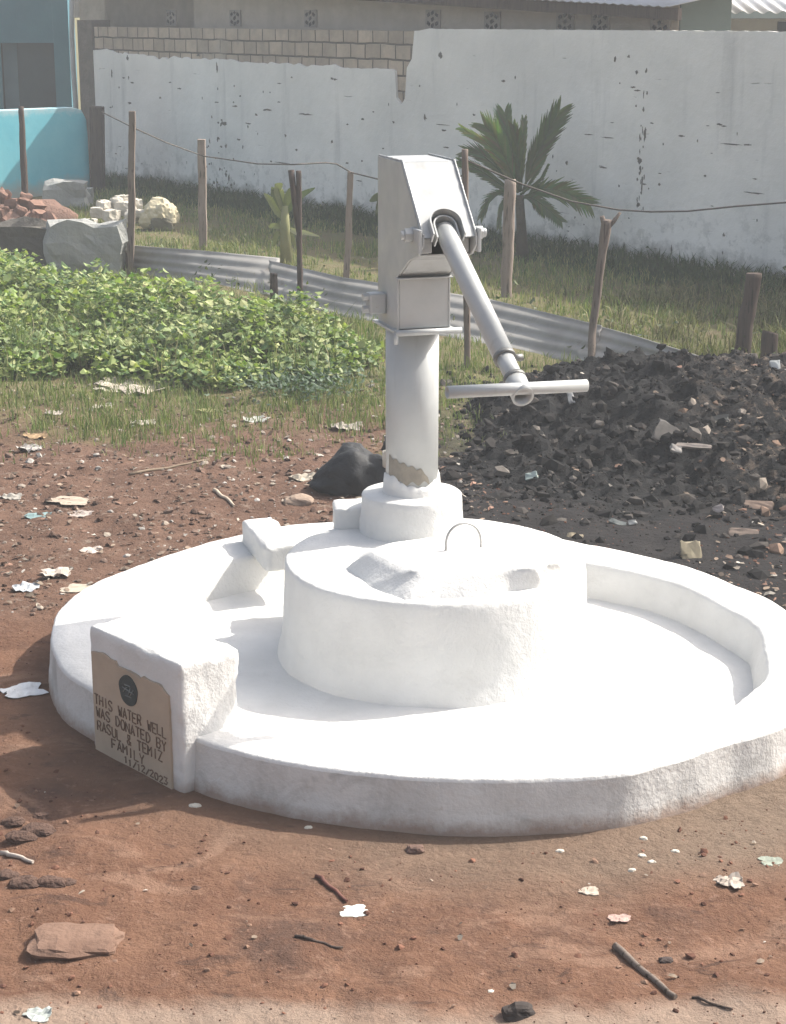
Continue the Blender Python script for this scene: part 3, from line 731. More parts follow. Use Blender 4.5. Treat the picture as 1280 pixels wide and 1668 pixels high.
# chipped spots and cracks where the render has come away
m = MB(); random.seed(21)
def chip(px, py, wpx, hpx):
    s_ = WS(px); z = zat(px, py); sc = (wL+wd*s_).y/F; ww, hh = wpx*sc*.5/ .8, hpx*sc*.5; k = 17
    pts = [(s_+math.cos(a)*ww*random.uniform(.35, 1.15), z+math.sin(a)*hh*random.uniform(.35, 1.15)) for a in [2*math.pi*j/k for j in range(k)]]
    m.add([Vector((x, -.0145, zz)) for x, zz in pts]+[Vector((x, -.008, zz)) for x, zz in pts], [tuple(range(k))]+[(j, (j+1) % k, k+(j+1) % k, k+j) for j in range(k)])
for c_ in [(718, 90, 8, 11), (997, 96, 5, 11), (1019, 92, 5, 6), (1033, 118, 6, 7), (693, 191, 5, 13), (924, 265, 6, 8), (643, 199, 6, 4), (728, 240, 16, 3), (1042, 261, 10, 12), (1043, 333, 8, 7), (1046, 178, 4, 10), (1050, 215, 5, 26), (1048, 300, 3, 30), (1230, 314, 40, 3), (1193, 235, 50, 2), (988, 224, 34, 2), (958, 219, 22, 2), (855, 390, 18, 3), (955, 392, 10, 4), (440, 179, 26, 4), (500, 186, 40, 3), (421, 187, 8, 5), (369, 201, 14, 8), (358, 226, 5, 9), (408, 201, 16, 3), (392, 227, 12, 4), (468, 221, 5, 6), (543, 231, 5, 7), (593, 194, 8, 4), (544, 128, 7, 4), (191, 120, 4, 14), (217, 95, 6, 10), (360, 110, 4, 20), (388, 173, 16, 3), (330, 90, 8, 6), (720, 203, 40, 1.6), (1076, 300, 6, 5), (1185, 383, 5, 8), (1100, 405, 4, 12), (1022, 400, 3, 18), (460, 265, 50, 2), (345, 230, 3, 10), (375, 290, 4, 16), (355, 300, 3, 20), (338, 312, 5, 8)]+[(random.gauss(360, 14), random.uniform(190, 330), random.uniform(2, 7), random.uniform(2, 8)) for _ in range(34)]+[(1046+random.gauss(0, 3), random.uniform(110, 345), random.uniform(1.5, 3), random.uniform(4, 16)) for _ in range(26)]+[(random.uniform(180, 1280), 0, random.uniform(3, 16), random.uniform(1.5, 4)) for _ in range(70)]+[(random.uniform(180, 1280), -1, random.uniform(1.5, 4), random.uniform(2, 7)) for _ in range(50)]: chip(*((c_[0], 120+random.random()*(150+.16*c_[0]), c_[2], c_[3]) if c_[1] <= 0 else c_))
m.build('chipped_spots', simple('exposed mortar', (.20, .185, .165), (.12, .11, .10), 20, .95, .1), wall)
# ------------------------------------------------------------------ BLOCK HOUSE behind the wall
hoff = .30; house = empty('block_house', wL-wnorm*hoff, WA, 'low grey block house with vent blocks and tin roof behind the wall', 'house')
e1 = WS(1072, 0)
e1 -= .28; m = MB(); m.box(((e1-.5)/2, .36, 1.0), (e1+.5, .52, 2.0)); m.box((.15, .5, 1.3), (2.52, .80, 2.75)); m.build('house_wall', simple('grey brown cement render', (.48, .43, .365), (.37, .33, .275), 4, .95, .1, .6, .02), house)  # second box raised above the view, shaped to shadow the turquoise wall
for px in (232, 332, 450, 642, 735, 850, 905, 1000):
    s_ = WS(px); z = 1.645 if px < 700 else 1.63; f = MB(); f.box((s_, .098, z), (.20, .018, .15)); fo = f.build('vent_block', simple('vent block', (.33, .30, .27), (.25, .23, .2), 10), house)
    d = MB()
    for (u, v) in ((-.055, .035), (.055, .035), (-.055, -.035), (.055, -.035), (0, .0), (0, .05), (0, -.05)): d.box((s_+u, .0865, z+v), (.036, .006, .026), Matrix.Rotation(.5*(1 if u*v > 0 else -1), 3, 'Y'))
    d.build('vent_holes', simple('dark vent hole', (.035, .035, .035), (.02, .02, .02), 10), fo)
# plaster band with patches (lighter joints)
n_ = N('tin roof sheet', .45, .4, .5); M_TIN = n_.base(n_.mix(n_.ramp(n_.noise(2, 5, .6), .35, .7), (.62, .62, .62), (.45, .43, .41)))
def corrugated(p00, u, L_, v, Wd, nrm, pitch=.09, amp=.012, nper=8):
    """sheet: origin, length dir u (ridges run along v), v width dir"""
    k = int(L_/pitch*nper); vs = []
    for i in range(k+1):
        s_ = L_*i/k; a_ = amp*math.sin(2*math.pi*s_/pitch)
        for j in (0, 1): vs.append(p00+u*s_+v*(Wd*j)+nrm*a_)
        for j in (0, 1): vs.append(p00+u*s_+v*(Wd*j)+nrm*(a_-.003))
    fs = []
    for i in range(k):
        a, b = 4*i, 4*i+4
        fs += [(a, b, b+1, a+1), (a+2, a+3, b+3, b+2), (a, a+2, b+2, b), (a+1, b+1, b+3, a+3)]
    fs += [(0, 1, 3, 2), (4*k, 4*k+2, 4*k+3, 4*k+1)]
    return vs, fs
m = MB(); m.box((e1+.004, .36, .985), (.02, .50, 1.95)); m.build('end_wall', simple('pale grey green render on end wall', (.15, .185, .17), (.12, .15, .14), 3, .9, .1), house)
m = MB(); rs_ = WS(330); re_ = WS(1108)-.25
rv = Vector((0, math.cos(R(9)), math.sin(R(9))))
m.add(*corrugated(Vector((-.7, -.22, 2.10)), Vector((1, 0, -.040)).normalized(), re_+.7, rv, 1.5, Vector((0, -rv.z, rv.y)), .09, .005), smooth=True)
m.build('roof', M_TIN, house)
m = MB(); m.box(((re_-.7)/2, -.12, 2.05-.02*(re_+.7)), (re_+.7, .035, .08), Matrix.Rotation(.040, 3, 'Y')); m.build('fascia', M_WOODD, house)

# ------------------------------------------------------------------ far buildings, right
m = MB(); c_ = D(1120, 20, 24); far = empty('green_house', (c_.x, 24, 0), 0, 'pale green wall of a far house between the two tin roofs', 'house')
m.box((.15, 1, 1.4), (2.6, 2, 3.4)); m.build('house_wall', simple('pale grey green render', (.20, .24, .22), (.17, .20, .185), 2, .9, .1), far)
m = MB(); m.box((.15, -.04, 2.9), (2.8, .08, .1)); m.build('roof_edge', M_WOODD, far)
c_ = D(1172, 30, 14.2); shed = empty('tin_roof_shed', (c_.x, 14.2, 0), 0, 'small shed with white tin roof showing over the right of the wall', 'shed')
m = MB(); m.box((1.35, 1.0, .8), (2.6, 1.9, 1.70)); m.build('shed_wall', simple('grey shed wall', (.33, .33, .31), (.26, .26, .25), 3), shed)
m = MB(); m.box((1.5, .044, 1.57), (2.1, .02, .12)); m.build('opening', simple('dark opening', (.06, .07, .085), (.04, .045, .05), 3), shed)
m = MB(); rv = Vector((0, math.cos(R(8)), math.sin(R(8))))
m.add(*corrugated(Vector((-.02, -.35, 1.700)), Vector((1, 0, 0)), 3.2, rv, 2.6, Vector((0, -rv.z, rv.y)), .1, .01), smooth=True); m.build('roof', simple('white tin', (.8, .8, .8), (.68, .68, .67), 3, .5, .4), shed)

# ------------------------------------------------------------------ BLUE HOUSE and TURQUOISE WALL, left
bx = D(113, 80, 21.5).x
bh = empty('blue_house', (bx, 21.5, 0), R(8), 'dusty blue house with a dark window at the left edge', 'house')
M_BLUE = simple('dusty blue paint', (.07, .18, .22), (.055, .14, .18), 2.5, .9, .15, .3, .01)
zt_, zb_ = D(60, 70, 21.4).z, .55; x0, x1 = D(2, 80, 21.5).x-bx, D(88, 80, 21.5).x-bx
m = MB()
m.box(((-3+x0)/2, .1, 1.6), (abs(-3-x0), .2, 3.2)); m.box((x1/2, .1, 1.6), (abs(x1), .2, 3.2))
m.box(((x0+x1)/2, .1, (zt_+3.2)/2), (x1-x0-.001, .2, 3.2-zt_)); m.box(((x0+x1)/2, .1, zb_/2), (x1-x0-.001, .2, zb_))
m.box((-1.5, 3.0, 1.6), (2.9, .2, 3.2)); m.box((-.1, 1.6, 1.6), (.18, 2.6, 3.2)); m.build('house_wall', M_BLUE, bh)
wn = MB(); wn.box(((x0+x1)/2, .16, (zt_+zb_)/2), (x1-x0+.1, .02, zt_-zb_+.1)); wo = wn.build('window', simple('dark window interior', (.055, .075, .08), (.04, .055, .06), 4), bh)  # dark plate stands in for the shade inside the window opening
wn = MB(); wn.box((x0+.10, .135, (zt_+zb_)/2), (.16, .02, zt_-zb_)); wn.build('shutter', simple('faded blue shutter', (.10, .15, .175), (.085, .13, .15), 4), wo)
m = MB(); m.box((-1.4, 1.2, 3.25), (3.6, 3.9, .08), Matrix.Rotation(.05, 3, 'X')); m.build('roof', M_TIN, bh)
a = D(117, -40, 20.6); b = D(117, 60, 20.6); c = D(123, 166, 20.4)
m = MB(); m.tube([a, b, D(119, 110, 20.5), c, Vector((c.x, c.y, 0))], .028, 12)
tag(m.build('downpipe', simple('pale grey pipe', (.50, .49, .47), (.38, .37, .35), 5, .6, .3)), 'thin pale vertical pipe between the blue house and the end of the wall', 'pipe')

tR = Vector((G(150, 312).x, G(150, 312).y, 0)); td = Vector((-.73, -.68, 0)).normalized()
turq = empty('turquoise_wall', tR, math.atan2(-td.y, -td.x), 'bright turquoise low yard wall in front of the blue house', 'wall')
n_ = N('turquoise paint', .8, .2); x, y, z = n_.sep()
c = n_.mix(n_.ramp(n_.noise(2.5, 5, .6), .35, .7), (.13, .46, .55), (.19, .53, .60))
c = n_.mix(n_.ramp(n_.math('ADD', z, n_.math('MULTIPLY', n_.noise(6, 5, .7), .22)), .86, .93, 0, .6), c, (.62, .66, .66))
c = n_.mix(n_.ramp(n_.math('ADD', z, n_.math('MULTIPLY', n_.noise(4, 5, .7), .25)), .16, .30, .9, 0), c, (.34, .34, .30))
n_.bump(n_.noise(12, 5), .3, .01); M_TURQ = n_.base(c)
m = MB(); prof_ = []
hT = .815
outl = [(-4.0, -.05), (-4.0, hT)]+[(-.18, hT), (-.08, hT-.03), (-.03, hT-.12), (-.02, hT-.3), (-.015, -.05)]
m.prism(outl, 0, .14, Vector((0, 0, 0)), Vector((1, 0, 0)), Vector((0, 0, 1)), Vector((0, 1, 0)))
m.build('wall_face', M_TURQ, turq, bevel=.008)
p = G(150, 300); a = Vector((tR.x+.05, tR.y+.1, 0))
m = MB(); m.box((0, 0, .40), (.13, .12, .84), Matrix.Rotation(.03, 3, 'Y')); tp = m.build('rotten_post', M_WOODD, None, loc=(tR.x+.075, tR.y-.03, 0), bevel=.01)
tag(tp, 'thick dark rotten post at the right end of the turquoise wall', 'post')

# ------------------------------------------------------------------ posts
def stick(name, pts, rads, mat, label, n=8, group='wooden posts of the wire fence', forks=(), cat='post', root=None):
    base = Vector(pts[0]); e = empty(name, base, 0, label, cat, group)
    m = MB(); P3 = []
    pts = [Vector(p) for p in pts]; K = 10; rr = []
    for i in range(len(pts)-1):
        for j in range(K):
            t = j/K; q = pts[i].lerp(pts[i+1], t); r = rads[i]+(rads[i+1]-rads[i])*t
            P3.append(q-base+Vector((fbm(q*4, 2), fbm(q*4+Vector((9, 0, 0)), 2), 0))*r*.25); rr.append(r*(1+.12*fbm(q*12, 3)))
    P3.append(pts[-1]-base); rr.append(rads[-1])
    m.tube(P3, rr, n, smooth=n > 6); m.build('post_shaft', mat, e)
    for fk, fr in forks:
        m = MB(); m.tube([Vector(p)-base for p in fk], fr, 7); m.build('fork_branch', mat, e)
    return e
def vpost(bpx, bpy, tpx, tpy, wpx, mat, label, n=4, Y=None, **k):
    b = G(bpx, bpy) if Y is None else D(bpx, bpy, Y); Yb = b.y; t = D(tpx, tpy, Yb); zo = Yb*cp+(H-.4)*sp; r = wpx/2/F*zo*(1.2 if n == 4 else 1)
    b2 = b+(b-t)*.08; b2.z = -.05
    return stick('fence_post', [b2, b.lerp(t, .5), t], [r*1.02, r, r*.95], mat, label, n, **k)
vpost(213, 446, 215, 181, 12, M_WOOD, 'tallest dark squared fence post, left of the pale sack')
vpost(331, 406, 328, 227, 15, M_WOODP, 'pinkish squared fence post standing to the right of the pale sack')
e = vpost(489, 490, 486, 278, 9, M_WOODD, 'dark forked double stick fence post in front of the young banana plant', n=8, forks=())
b_ = D(487, 380, G(489, 490).y); bb = e.location
mb = MB(); mb.tube([b_-bb, D(480, 330, b_.y)-bb, D(474, 277, b_.y)-bb], [.016, .018, .019], 8); mb.build('fork_branch', M_WOODD, e)
vpost(564, 454, 571, 280, 12, M_WOODP, 'straight sawn fence post just right of the young banana plant', Y=11.3)
vpost(762, 597, 757, 243, 11, M_WOOD, 'fence post half hidden behind the pump head', n=8)
vpost(825, 482, 831, 292, 19, M_WOODP, 'thick pinkish post standing in front of the palm', n=8)
Yf = G(962, 588).y
e = stick('fence_post', [G(962, 594)-Vector((0, 0, .05)), D(965, 540, Yf), D(977, 440, Yf), D(988, 358, Yf)], [.020, .020, .021, .027], M_WOOD, 'leaning fence post with a small forked top, right of the pump handle', 8)
mb = MB(); mb.tube([D(988, 372, Yf)-e.location, D(1000, 360, Yf)-e.location, D(1010, 346, Yf)-e.location], [.014, .011, .007], 7); mb.build('fork_branch', M_WOOD, e)
mb = MB(); mb.tube([D(984, 366, Yf)-e.location, D(980, 352, Yf)-e.location], [.014, .012], 7); mb.build('fork_branch', M_WOOD, e)
vpost(1205, 590, 1228, 445, 27, M_WOODD, 'thick leaning dark stump post at the right behind the soil heap', n=9)
vpost(1251, 600, 1255, 541, 28, M_WOODD, 'short squat stump at the right edge beside the thick leaning post', n=9, cat='stump')
vpost(446, 492, 446, 445, 13, M_WOODD, 'short broken stump between the leafy bed and the tin sheets', n=8, cat='stump')
Yq = 15.2
stick('leaning_pole', [Vector((D(42, 372, Yq).x, Yq, -.05)), D(38, 270, Yq), D(34, 173, Yq)], [.024, .03, .022], M_WOODD, 'crooked dark pole standing against the turquoise wall', 8, group=None, cat='pole')
# wire
def wirecurve(pts, name, lab, r=.0045):
    out = []
    for i in range(len(pts)-1):
        for j in range(6): out.append(pts[i].lerp(pts[i+1], j/6))
    out.append(pts[-1]); m = MB(); m.tube(out, r, 6); tag(m.build(name, M_LINE), lab, 'wire')
wirecurve([D(165, 182, 13.2), D(213, 206, 12.2), D(270, 232, 12.6), D(330, 254, 13.2), D(420, 267, 12.2), D(480, 268, 11), D(530, 265, 11.2), D(548, 267, 11.3), D(572, 281, 11.3), D(625, 294, 10), D(700, 300, 9.3), D(757, 285, 8.9)], 'fence_wire', 'thin sagging wire strung along the fence posts left of the pump')
wirecurve([D(762, 262, 8.9), D(850, 300, 9), D(930, 328, 9.05), D(1008, 342, 9.05), D(1060, 345, 9), D(1120, 344, 8.9), D(1200, 336, 8.8), D(1290, 329, 8.7)], 'fence_wire', 'thin wire running right from the forked post across the white wall')

# ------------------------------------------------------------------ corrugated sheets on edge
n_ = N('dull grey zinc sheet', .9, .1, 0); c = n_.mix(n_.ramp(n_.noise(3, 6, .65), .35, .7), (.35, .34, .32), (.24, .23, .215))
c = n_.mix(n_.ramp(n_.noise(7, 6, .7, dist=.5), .60, .72, 0, .8), c, (.20, .17, .145)); n_.bump(n_.noise(20, 5), .2, .004); M_ZINC = n_.base(c)
def edge_sheet(bp, tp, label, zt=.17):
    B = [G(*p) for p in bp]; T = [G(p[0], p[1], zt) for p in tp]; K = 40; J = 26
    def along(P, t):
        L_ = len(P)-1; q = t*L_; i = min(int(q), L_-1); return P[i].lerp(P[i+1], q-i)
    vs = []
    for i in range(K+1):
        t = i/K; b, c_ = along(B, t), along(T, t); dirn = (c_-b); nn = Vector((wnorm.x, wnorm.y, .3)).normalized()
        for j in range(J+1):
            s_ = j/J; p = b.lerp(c_, s_)+nn*(.0055*math.sin(s_*4*2*math.pi)+.008*fbm((t*3, s_, B[0].x), 2)); p.z = max(p.z-.02*(1-s_), -.03); vs.append(p-B[0])
    m = MB(); m.add(vs, [(i*(J+1)+j, (i+1)*(J+1)+j, (i+1)*(J+1)+j+1, i*(J+1)+j+1) for i in range(K) for j in range(J)], smooth=True)
    o_ = m.build('corrugated_sheet', M_ZINC, None, loc=B[0]); sm = o_.modifiers.new('thickness', 'SOLIDIFY'); sm.thickness = .004; sm.offset = 1
    return tag(o_, label, 'metal sheet', 'zinc sheets set on edge along the fence')
edge_sheet([(200, 440), (330, 462), (450, 484)], [(200, 399), (330, 408), (455, 420)], 'corrugated zinc sheet on edge furthest left, behind the leafy bed', .18)
edge_sheet([(440, 487), (560, 512), (680, 538)], [(438, 424), (560, 452), (690, 472)], 'corrugated zinc sheet on edge directly behind the pump, to its left')
edge_sheet([(660, 531), (800, 562), (965, 592)], [(655, 466), (800, 488), (980, 530)], 'corrugated zinc sheet on edge behind the pump handle')
edge_sheet([(940, 592), (1020, 606), (1090, 622)], [(940, 521), (1040, 549), (1175, 592)], 'corrugated zinc sheet end half buried by the dark soil heap', .16)

# ------------------------------------------------------------------ left rubble
def lump(sz, seed, cuts=3, sq=.5):
    bm = bmesh.new(); bmesh.ops.create_cube(bm, size=1); bmesh.ops.subdivide_edges(bm, edges=bm.edges, cuts=cuts, use_grid_fill=True); vs = []
    for v in bm.verts:
        d = v.co.normalized()*.62; p = v.co.lerp(d, sq); p *= 1+.28*fbm(p*2.2+Vector((seed*3.1, 0, 0)), 3)
        vs.append(Vector((p.x*sz[0], p.y*sz[1], p.z*sz[2])))
    fs = [tuple(v.index for v in f.verts) for f in bm.faces]; bm.free(); return vs, fs
M_BRICK = simple('broken red brick', (.27, .165, .125), (.18, .11, .085), 8, .95, .1, .6, .01)
M_CONC = simple('broken grey cement', (.36, .36, .34), (.26, .265, .25), 5, .95, .1, .7, .02)
M_CONCD = simple('mouldy dark cement', (.13, .12, .105), (.085, .08, .07), 6, .95, .1, .7, .02)
M_PALE = simple('pale lime rubble', (.62, .58, .50), (.45, .41, .34), 9, .95, .1, .6, .01)
def rock(name, px, py, w_, h_, mat, label, cat, group=None, seed=0, Y=None, z=None, dep=None, sq=.5, rz=0, cuts=3, tilt=0):
    p = Vector((G(px, py).x, G(px, py).y, ground_h(G(px, py).x, G(px, py).y)-.004)) if Y is None else Vector((D(px, py, Y).x, Y, max(0, D(px, py, Y).z)))
    zo = p.y*cp+(H-p.z)*sp; W_, H_ = w_/F*zo, h_/F*zo
    m = MB(); m.add(*lump((W_*1.15, (dep or W_*.8), H_*1.15), seed, cuts, sq), smooth=False)
    o_ = m.build(name, mat, None, loc=(p.x, p.y, p.z+H_*(.42 if name not in ('soil_lump', 'stone') else .28))); o_.rotation_euler = (0, tilt, rz); return tag(o_, label, cat, group)
random.seed(3)
# heap of bricks at the far left: individually laid, piled
poss = [(5, 340), (18, 352), (34, 338), (50, 352), (66, 345), (10, 364), (30, 368), (52, 366), (72, 362), (22, 326), (40, 324), (6, 314), (60, 330), (82, 352), (-12, 350), (-14, 328), (86, 370), (44, 352)]
for i, (px, py) in enumerate(poss):
    Yb = 14.3; q = D(px, py+6, Yb-(py-330)*.006)
    m = MB(); m.add(*lump((random.uniform(.10, .15), .09, random.uniform(.06, .085)), i, 2, .18)); o_ = m.build('brick', M_BRICK, None, loc=(q.x, q.y, max(.02, q.z)))
    o_.rotation_euler = (random.uniform(-.7, .7), random.uniform(-.9, .9), random.uniform(0, 3)); tag(o_, 'broken red brick in the heap below the turquoise wall', 'brick', 'bricks heaped below the turquoise wall')
# earth core under the bricks
q = G(28, 372); m = MB(); m.add(*lump((.75, .5, .34), 5, 5, 1.0), smooth=True); o_ = m.build('brick_dust_heap', simple('red brick dust', (.24, .15, .115), (.16, .10, .08), 8, .95, .1, .9, .03), None, loc=(q.x-.05, q.y+.35, .0)); tag(o_, kind='stuff')
rock('concrete_block', 110, 345, 60, 42, M_CONC, 'grey broken block just below the turquoise wall, beside the bricks', 'rubble', seed=2, Y=16.5, dep=.25, sq=.2)
rock('concrete_block', 135, 332, 28, 24, M_CONC, 'small grey broken block at the foot of the rotten post', 'rubble', seed=5, Y=16.9, dep=.15, sq=.2)
rock('concrete_slab', 142, 446, 104, 84, M_CONC, 'pale grey broken slab standing behind the leafy bed', 'slab', seed=9, Y=12.2, dep=.22, sq=.15, cuts=5)
rock('mouldy_slab', 44, 440, 110, 74, M_CONCD, 'dark mouldy slab of rubble at the left, behind the leafy bed', 'slab', seed=12, Y=12.3, dep=.28, sq=.3, cuts=5)
for i, (px, py, w_, h_) in enumerate([(158, 352, 18, 14), (172, 345, 22, 17), (190, 338, 22, 16), (205, 348, 26, 20), (182, 358, 24, 16), (222, 340, 22, 16), (165, 336, 14, 10), (198, 330, 18, 12), (228, 356, 18, 14), (150, 366, 14, 10), (214, 362, 18, 12)]):
    rock('rubble_lump', px, py, w_, h_, M_PALE, 'pale lime rubble lump in the pile beside the pale sack', 'rubble', 'pale rubble lumps by the sack', seed=i+20, Y=15.0-(py-340)*.01, sq=.35, rz=i)
rock('log', 205, 448, 22, 66, M_WOODD, 'dark broken timber leaning by the tallest fence post', 'timber', seed=31, Y=12.35, dep=.08, sq=.2, cuts=4, tilt=-.15)
# sack
q = G(262, 374); e = empty('sack', (q.x, q.y, 0), 0, 'crumpled pale yellow sack lying open beyond the fence', 'sack')
m = MB(); vs = []; bm = bmesh.new(); bmesh.ops.create_icosphere(bm, subdivisions=4, radius=1)
for v in bm.verts:
    p = v.co.copy(); k = 1+.28*fbm(p*1.6+Vector((4, 0, 0)), 4)+.10*abs(fbm(p*5, 3)); p = p*k
    if p.x > .2: p.x = .2+(p.x-.2)*.8
    p.z = max(p.z, -.75); vs.append(Vector((p.x*.155, p.y*.11, (p.z+.75)*.135)))
fs = [tuple(v.index for v in f.verts) for f in bm.faces]; bm.free(); m.add(vs, fs, smooth=False); m.build('sack_body', simple('pale yellow woven plastic', (.62, .55, .38), (.50, .44, .30), 12, .7, .2, .5, .01), e)
m = MB(); m.add(*lump((.16, .10, .06), 41, 4, .6), smooth=False); o_ = m.build('sack_mouth', M_PALE, e, loc=(-.19, 0, .13))
m = MB(); m.add(*lump((.17, .08, .12), 44, 4, .9)); m.build('dirt_patch', simple('mud stain', (.17, .16, .11), (.12, .11, .08), 9), e, loc=(.02, -.075, .055))

# ------------------------------------------------------------------ black bag behind the pedestal
q = G(572, 802); e = empty('black_bag', (q.x, q.y+.04, 0), 0, 'slumped black plastic bag on the ground behind the pump pedestal', 'bag')
m = MB(); vs = []; bm = bmesh.new(); bmesh.ops.create_icosphere(bm, subdivisions=4, radius=1)
for v in bm.verts:
    p = v.co.copy(); k = 1+.18*fbm(p*1.8+Vector((1, 0, 0)), 4)+.07*fbm(p*7, 3); p *= k
    lean = 1 if p.x > -.2 else max(.35, 1+(p.x+.2)*.75); p.z = max(p.z, -.35); vs.append(Vector((p.x*.155+.0, p.y*.10, (p.z+.35)*.122*lean)))
fs = [tuple(v.index for v in f.verts) for f in bm.faces]; bm.free(); m.add(vs, fs, smooth=True)
m.build('bag_body', simple('dusty black plastic', (.028, .030, .033), (.018, .019, .02), 10, .6, .25, .5, .01), e)
m = MB(); m.add(*lump((.07, .06, .07), 3, 4, .9), smooth=True); m.build('bag_neck', simple('black plastic', (.025, .027, .03), (.016, .017, .018), 10, .6, .25), e, loc=(.155, .0, .165))
m = MB(); m.add(*lump((.02, .01, .06), 8, 3, .5)); m.build('pale_tie', M_PALE, e, loc=(.125, -.055, .13))

# ------------------------------------------------------------------ PLANTS
def leaf_geo(n, cen, length, width, yaw, pitch, fold, cols):
    """vectorised ovate leaves: 8 verts, 4 quads... base, mid pair, shoulder pair, tip, ridge points"""
    # local frame: t along leaf, b across, nrm
    cy, sy = np.cos(yaw), np.sin(yaw); cpi, spi = np.cos(pitch), np.sin(pitch)
    t = np.stack([cy*cpi, sy*cpi, spi], 1); b = np.stack([-sy, cy, 0*cy], 1); nm = np.cross(t, b)
    roll = rng.uniform(-.5, .5, n); b2 = b*np.cos(roll)[:, None]+nm*np.sin(roll)[:, None]; nm = np.cross(t, b2); b = b2
    prof = [(0, 0, 0), (.28, .42, 1), (.28, 0, 0), (.28, -.42, 1), (.62, .36, 1), (.64, 0, 0), (.62, -.36, 1), (1, 0, -.6)]
    V = np.stack([cen+t*(length*u)[:, None]+b*(width*v_)[:, None]-nm*(fold*width*abs(v_)*f_ if f_ > 0 else -f_*-.12*length)[:, None] if True else None for u, v_, f_ in prof], 1)
    Fl = np.array([(0, 1, 2, 2), (0, 2, 3, 3)])
    quads = np.array([(1, 4, 5, 2), (2, 5, 6, 3)]); tris = np.array([(0, 1, 2), (0, 2, 3), (4, 7, 5), (5, 7, 6), (1, 4, 5), (1, 5, 2), (2, 5, 6), (2, 6, 3)])
    f = (tris[None]+(np.arange(n)*8)[:, None, None]).reshape(-1, 3)
    return V.reshape(-1, 3), f, np.repeat(cols, 8, 0)
def bed_h(x, y):
    # height envelope of the leafy bed
    u = x*1.0
    if y > 11.6 or u > .02: return 0
    front = 8.35+.10*math.sin(x*3)+.25*fbm((x*1.5, 1, 0), 2); back = 9.32-.62*x+.12*x*x
    k = min(1, max(0, (y-front)/.9))**.8*min(1, max(0, (back-y)/.4))*min(1, max(0, (-.02-x)/.35))
    return k*max(.05, .24+.16*fbm((x*1.9, y*1.9, 0), 3)+.06*fbm((x*6, y*6, 3), 2))
P, Ln, Cl = [], [], []
greens = [(.15, .185, .06), (.21, .24, .09), (.27, .285, .12), (.085, .135, .045), (.07, .115, .04), (.21, .25, .10), (.15, .20, .07), (.17, .22, .08)]
tries = 0
while len(P) < 24000 and tries < 200000:
    tries += 1
    x, y = random.uniform(-2.7, .0), random.uniform(8.2, 11.4); h = bed_h(x, y)
    if h < .03: continue
    if noise.noise(Vector((x*4, y*4, 5))) < -.32: continue
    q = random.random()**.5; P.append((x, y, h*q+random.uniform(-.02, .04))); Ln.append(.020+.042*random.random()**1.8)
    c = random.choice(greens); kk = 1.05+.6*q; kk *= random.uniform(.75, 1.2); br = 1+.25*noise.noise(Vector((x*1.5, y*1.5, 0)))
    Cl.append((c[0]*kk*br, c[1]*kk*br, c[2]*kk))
n = len(P); Ln = np.array(Ln)
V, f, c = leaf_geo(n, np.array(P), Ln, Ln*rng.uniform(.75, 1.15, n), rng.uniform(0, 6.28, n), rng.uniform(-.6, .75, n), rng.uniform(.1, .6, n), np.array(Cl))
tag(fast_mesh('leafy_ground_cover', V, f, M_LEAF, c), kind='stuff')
# stems of the bed
def blades(name, pts, hts, wd_, cols, bend=.35, mat=M_GRASS):
    n = len(pts); yaw = rng.uniform(0, 6.28, n); lean = rng.uniform(.05, bend, n)*hts; fy = rng.uniform(0, 6.28, n)
    d = np.stack([np.cos(yaw), np.sin(yaw), 0*yaw], 1)*lean[:, None]; s_ = np.stack([np.cos(fy), np.sin(fy), 0*fy], 1)*wd_[:, None]
    up_ = np.zeros((n, 3)); up_[:, 2] = hts
    v = np.stack([pts-s_, pts+s_, pts+up_*.55+d*.35+s_*.7, pts+up_*.55+d*.35-s_*.7, pts+up_*(1-.25*bend)+d*1.2], 1)
    tr = np.array([(0, 1, 2), (0, 2, 3), (3, 2, 4)])
    f = (tr[None]+(np.arange(n)*5)[:, None, None]).reshape(-1, 3)
    return fast_mesh(name, v.reshape(-1, 3), f, mat, np.repeat(cols, 3, 0))
def grass_zone(name, count, region, dens, h0, h1, pal_, w0=.0012, w1=.003, bend=.5):
    P, Hh, C_ = [], [], []; t = 0
    while len(P) < count and t < count*12:
        t += 1; x, y = random.uniform(*region[0]), random.uniform(*region[1]); dn = dens(x, y)
        if random.random() > dn: continue
        # tufts
        for k in range(random.randint(3, 8)):
            xx, yy = x+random.gauss(0, .018), y+random.gauss(0, .018)
            P.append((xx, yy, ground_h(xx, yy)-.005)); Hh.append((h0+(h1-h0)*random.random()**1.5)*min(1, .4+dn))
            c = random.choice(pal_); q = random.uniform(.7, 1.25); C_.append((c[0]*q, c[1]*q, c[2]*q))
    n = len(P)
    return tag(blades(name, np.array(P), np.array(Hh), rng.uniform(w0, w1, n), np.array(C_), bend), kind='stuff')
gp = [(.15, .21, .07), (.20, .25, .09), (.26, .28, .12), (.11, .16, .055), (.32, .29, .17)]
def d_front(x, y):
    if y > 12.25+(x+1.8)*(-3.35/2.8): return 0
    if x > .55 and y < 7.9+.3*x: return 0
    v = noise.noise(Vector((x*2.2, y*2.2, 3)))
    e = min(1, max(0, (y-6.95-.15*math.sin(x*2)+.45*v)/.9))
    if x > .1: e *= .8
    return e*min(1, max(.03, .75+v))
grass_zone('front_grass', 42000, ((-2.8, 1.5), (6.6, 12.4)), d_front, .02, .10, gp, .0013, .003)
wy = lambda x: wL.y+(x-wL.x)*wd.y/wd.x
fy_ = lambda x: 12.3+(x+1.8)*(-3.35/2.8)
